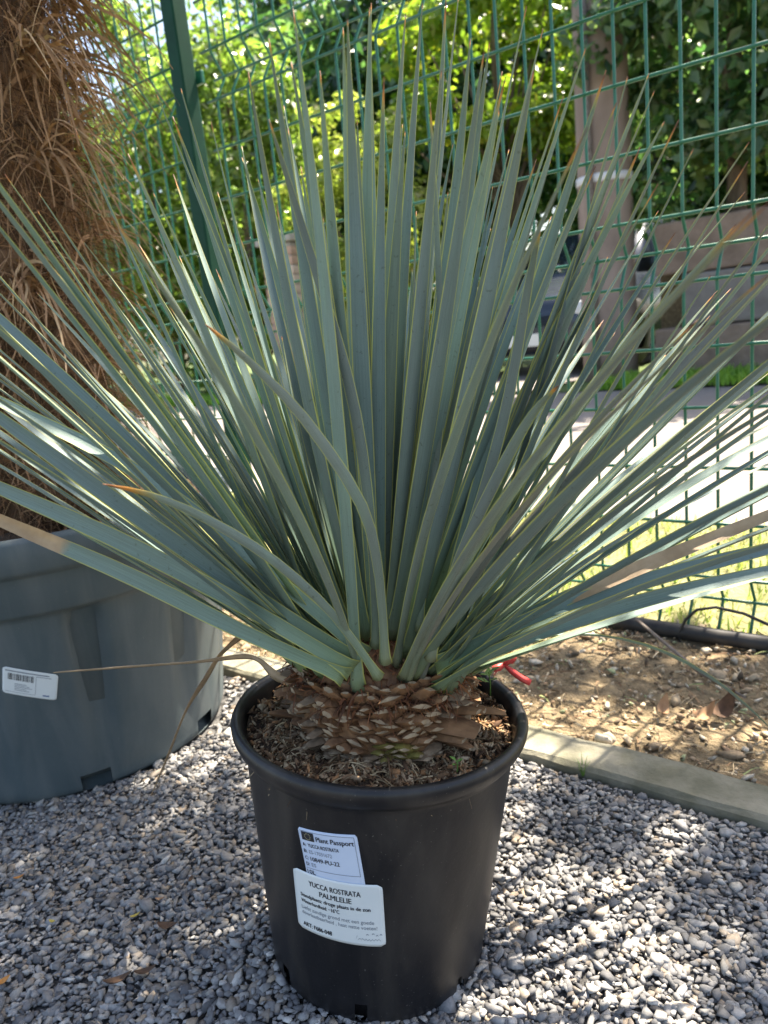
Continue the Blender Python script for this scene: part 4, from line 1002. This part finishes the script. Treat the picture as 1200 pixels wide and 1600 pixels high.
V, F = box(1.0, .06, .16, .02, (0, .03, .62)); mobj('grille', V, F, M['rubber'], car)
V, F = box(.62, .03, .14, .006, (0, -.01, .42)); mobj('number_plate', V, F, M['plate'], car)
V, F = box(1.7, .12, .10, .03, (0, .05, .34)); mobj('bumper', V, F, M['rubber'], car, True)

# trees and shrubs
def tree(name, label, cat, s, v, zc, rad, n, lsize, cols, wts, seedk, trunk=.10, group=None, clumps=70, tight=.30, hang=0.0, zbase=0.0):
    g = np.random.default_rng(seedk); root = empty(name, W(s, v, zbase)); tag(root, label, cat, group)
    rad = np.array(rad); zc = zc-zbase
    d = g.normal(size=(clumps, 3)); d /= np.linalg.norm(d, axis=1, keepdims=True)
    C = d*(g.uniform(.25, 1.0, (clumps, 1))**.5)*rad*g.uniform(.75, 1.08, (clumps, 1)); C[:, 2] += zc
    C[:, 2] = np.maximum(C[:, 2], .12)
    csz = g.uniform(.6, 1.25, clumps)*tight*rad.mean()
    ci = g.integers(0, clumps, n); e = g.normal(size=(n, 3)); e /= np.linalg.norm(e, axis=1, keepdims=True)
    P = C[ci]+e*(csz[ci]*g.uniform(.15, 1.0, n)**.6)[:, None]*np.array([1, 1, .75])
    P[:, 2] = np.maximum(P[:, 2], .03)
    nrm = e*.9+g.normal(0, .55, (n, 3))+np.array([0, 0, .55]); nrm /= np.linalg.norm(nrm, axis=1, keepdims=True)
    t = np.cross(nrm, g.normal(size=(n, 3))); t[:, 2] -= hang; t -= nrm*np.sum(t*nrm, 1, keepdims=True); t /= np.linalg.norm(t, axis=1, keepdims=True)
    q = np.cross(nrm, t); L = (lsize*g.uniform(.6, 1.3, n))[:, None]
    V = np.stack([P, P+t*L*.45-q*L*.26+nrm*L*.07, P+t*L-nrm*L*.10, P+t*L*.45+q*L*.26+nrm*L*.07], 1).reshape(-1, 3)
    F = (np.array([(0, 2, 1), (0, 3, 2)])[None]+4*np.arange(n)[:, None, None]).reshape(-1, 3)
    cl = np.array(cols)[g.choice(len(cols), n, p=np.array(wts)/sum(wts))]*g.uniform(.75, 1.25, (n, 1))*(g.uniform(.8, 1.2, clumps)[ci])[:, None]
    npobj('crown', V, F, M['leaf'], root, np.repeat(cl, 4, 0))
    parts = [tube([(0, 0, -.15), (.03, .02, zc*.4), (-.02, .03, zc), (0, 0, zc+rad[2]*.6)], [trunk, trunk*.8, trunk*.55, trunk*.15], 10)]
    for k in range(0, clumps, max(1, clumps//16)):
        z0 = min(zc*.9, max(.15, C[k][2]*.55)); parts.append(tube([(0, 0, z0), C[k]*.5+np.array([0, 0, z0*.5]), C[k]], [trunk*.35, trunk*.22, trunk*.07], 6))
    V, F = merge(parts); mobj('trunk', V, F, M['bark'], root, True)
LG = [(.14, .21, .05), (.20, .27, .07), (.07, .12, .03), (.30, .34, .14)]
GD = [(.26, .31, .07), (.34, .37, .10), (.16, .21, .05), (.42, .40, .17)]
LM = [(.18, .26, .035), (.25, .32, .05), (.12, .19, .03), (.34, .31, .05)]
DK = [(.05, .12, .05), (.08, .16, .07), (.03, .07, .03), (.13, .21, .10)]
HG = 'hedge shrubs across the road'
tree('laurel_shrub', 'glossy green laurel shrub directly behind the green fence post', 'shrub', -8.5, 7.9, 2.9, (1.25, 1.1, 3.0), 9500, .15, LG, [4, 4, 2, 1.5], 11, group=HG, clumps=90)
tree('laurel_shrub', 'glossy green laurel shrub between fence post and palm trunk', 'shrub', -10.6, 7.9, 3.0, (1.35, 1.1, 3.1), 9500, .16, LG, [4, 4, 2, 2], 12, group=HG, clumps=90)
tree('laurel_shrub', 'green laurel shrub mostly hidden behind the palm trunk', 'shrub', -13.0, 7.9, 3.0, (1.5, 1.2, 3.2), 8500, .18, LG, [4, 4, 2, 2], 13, group=HG, clumps=80)
tree('golden_shrub', 'yellow green golden shrub behind the upper middle leaves', 'shrub', -6.35, 7.9, 1.9, (1.15, .9, 1.9), 9500, .11, GD, [4, 4, 2, 2], 14, clumps=80, tight=.26)
tree('lime_tree', 'lime green leafy tree above the golden shrub', 'tree', -5.3, 10.0, 4.2, (1.7, 1.3, 1.6), 8000, .17, LM, [4, 4, 3, 1], 15, clumps=60)
tree('shade_tree', 'dark leafy tree behind the parked car left of the pole', 'tree', -4.3, 13.4, 3.4, (2.0, 1.4, 2.6), 7500, .19, DK+[(.12, .15, .04)], [3, 4, 2, 2, 2], 16, clumps=70)
tree('broadleaf_tree', 'dark green tree on the wall right of the utility pole', 'tree', -1.62, 7.75, 3.35, (1.25, 1.25, 1.9), 12500, .15, DK+[(.16, .22, .09)], [2, 4, 1, 4, 3], 17, clumps=80, hang=.6, zbase=1.36)
tree('broadleaf_tree', 'dark green tree on the wall at the right picture edge', 'tree', .35, 8.3, 3.3, (1.25, 1.0, 2.0), 9000, .15, DK+[(.16, .22, .09)], [2, 4, 1, 4, 3], 18, clumps=80, hang=.6, zbase=1.36)
BGR = 'dark background trees'
for i, (s_, lb) in enumerate(((-15.5, 'dark background tree seen beyond the palm trunk'), (-11.5, 'dark background tree above the laurel shrubs'), (-7.9, 'dark background tree above the golden shrub'), (-3.0, 'dark background tree above the shade tree'), (.4, 'dark background tree rising behind the wall trees'), (-5.6, 'dark background tree filling the gap behind the lime tree'), (-13.9, 'dark background tree between palm trunk and fence post'), (-9.0, 'dark background tree right of the fence post top'))):
    tree('background_tree', lb, 'tree', s_-1.2*(i < 3), 13.2 + 2.2*(i == 3) + 2.6*(i == 5) + 2.4*(i > 5), 4.4 + 1.2*(i > 5), (2.6, 1.4, 4.2), 12000, .27, DK+[(.09, .13, .03)], [3, 4, 2, 3, 2], 30+i, .16, BGR, 95)

# a tree outside the picture on the right whose overhanging branches dapple the pots
def overhang():
    g = np.random.default_rng(77); base = W(2.35, 1.5, 0); root = empty('overhanging_tree', base); tag(root, 'leafy tree right of the picture whose branches dapple the pots with shade', 'tree')
    C = []
    for (cx, cy, cz, rx, ry, rz, k) in ((.55, 1.55, 3.45, .58, .55, .35, 42), (1.9, .75, 4.0, .8, .7, .5, 22)):
        d = g.normal(size=(k, 3)); d /= np.linalg.norm(d, axis=1, keepdims=True); C.append(np.array([cx, cy, cz])+d*g.uniform(.1, 1, (k, 1))**.5*np.array([rx, ry, rz]))
    for gx, gy in ((.27, .29), (.43, .09), (.41, -.06), (.38, .31), (.50, .24), (.58, .10), (.44, .62), (.62, .56), (.30, .74), (.56, .80), (.74, .66)):    # the twig ends that shade the edging
        C.append(np.array([[gx+1.456, gy+1.358, 3.45+g.uniform(-.05, .05)]]))
    C = np.vstack(C)-base; k = len(C); n = 7000; ci = g.integers(0, k, n); e = g.normal(size=(n, 3)); e /= np.linalg.norm(e, axis=1, keepdims=True)
    P = C[ci]+e*(g.uniform(.1, 1, n)**.6*np.where(ci >= 64, .10, .22))[:, None]; nrm = g.normal(0, .6, (n, 3))+np.array([0, 0, 1.0]); nrm /= np.linalg.norm(nrm, axis=1, keepdims=True)
    t = np.cross(nrm, g.normal(size=(n, 3))); t /= np.linalg.norm(t, axis=1, keepdims=True); q = np.cross(nrm, t); L = (.075*g.uniform(.6, 1.3, n))[:, None]
    V = np.stack([P, P+t*L*.45-q*L*.28+nrm*L*.06, P+t*L-nrm*L*.1, P+t*L*.45+q*L*.28+nrm*L*.06], 1).reshape(-1, 3)
    F = (np.array([(0, 2, 1), (0, 3, 2)])[None]+4*np.arange(n)[:, None, None]).reshape(-1, 3)
    npobj('crown', V, F, M['leaf'], root, np.repeat(np.array(LG)[g.integers(0, 4, n)]*g.uniform(.8, 1.2, (n, 1)), 4, 0))
    c1 = np.array([1.9, .75, 3.6])-base; c2 = np.array([.8, 1.5, 3.4])-base
    parts = [tube([(0, 0, -.2), c1*.25+np.array([0, 0, .7]), c1*.6+np.array([0, 0, .7]), c1], [.13, .11, .09, .06], 12), tube([c1*.6+np.array([0, 0, .7]), (c1+c2)/2, c2], [.07, .05, .02], 8)]
    for i in list(range(0, 64, 3))+list(range(64, k)): o_ = c2 if i < 42 else c1; parts.append(tube([o_, (o_+C[i])/2+np.array([0, 0, .04]), C[i]], [.018, .011, .004], 5))
    V, F = merge(parts); mobj('trunk', V, F, M['bark'], root, True)
overhang()
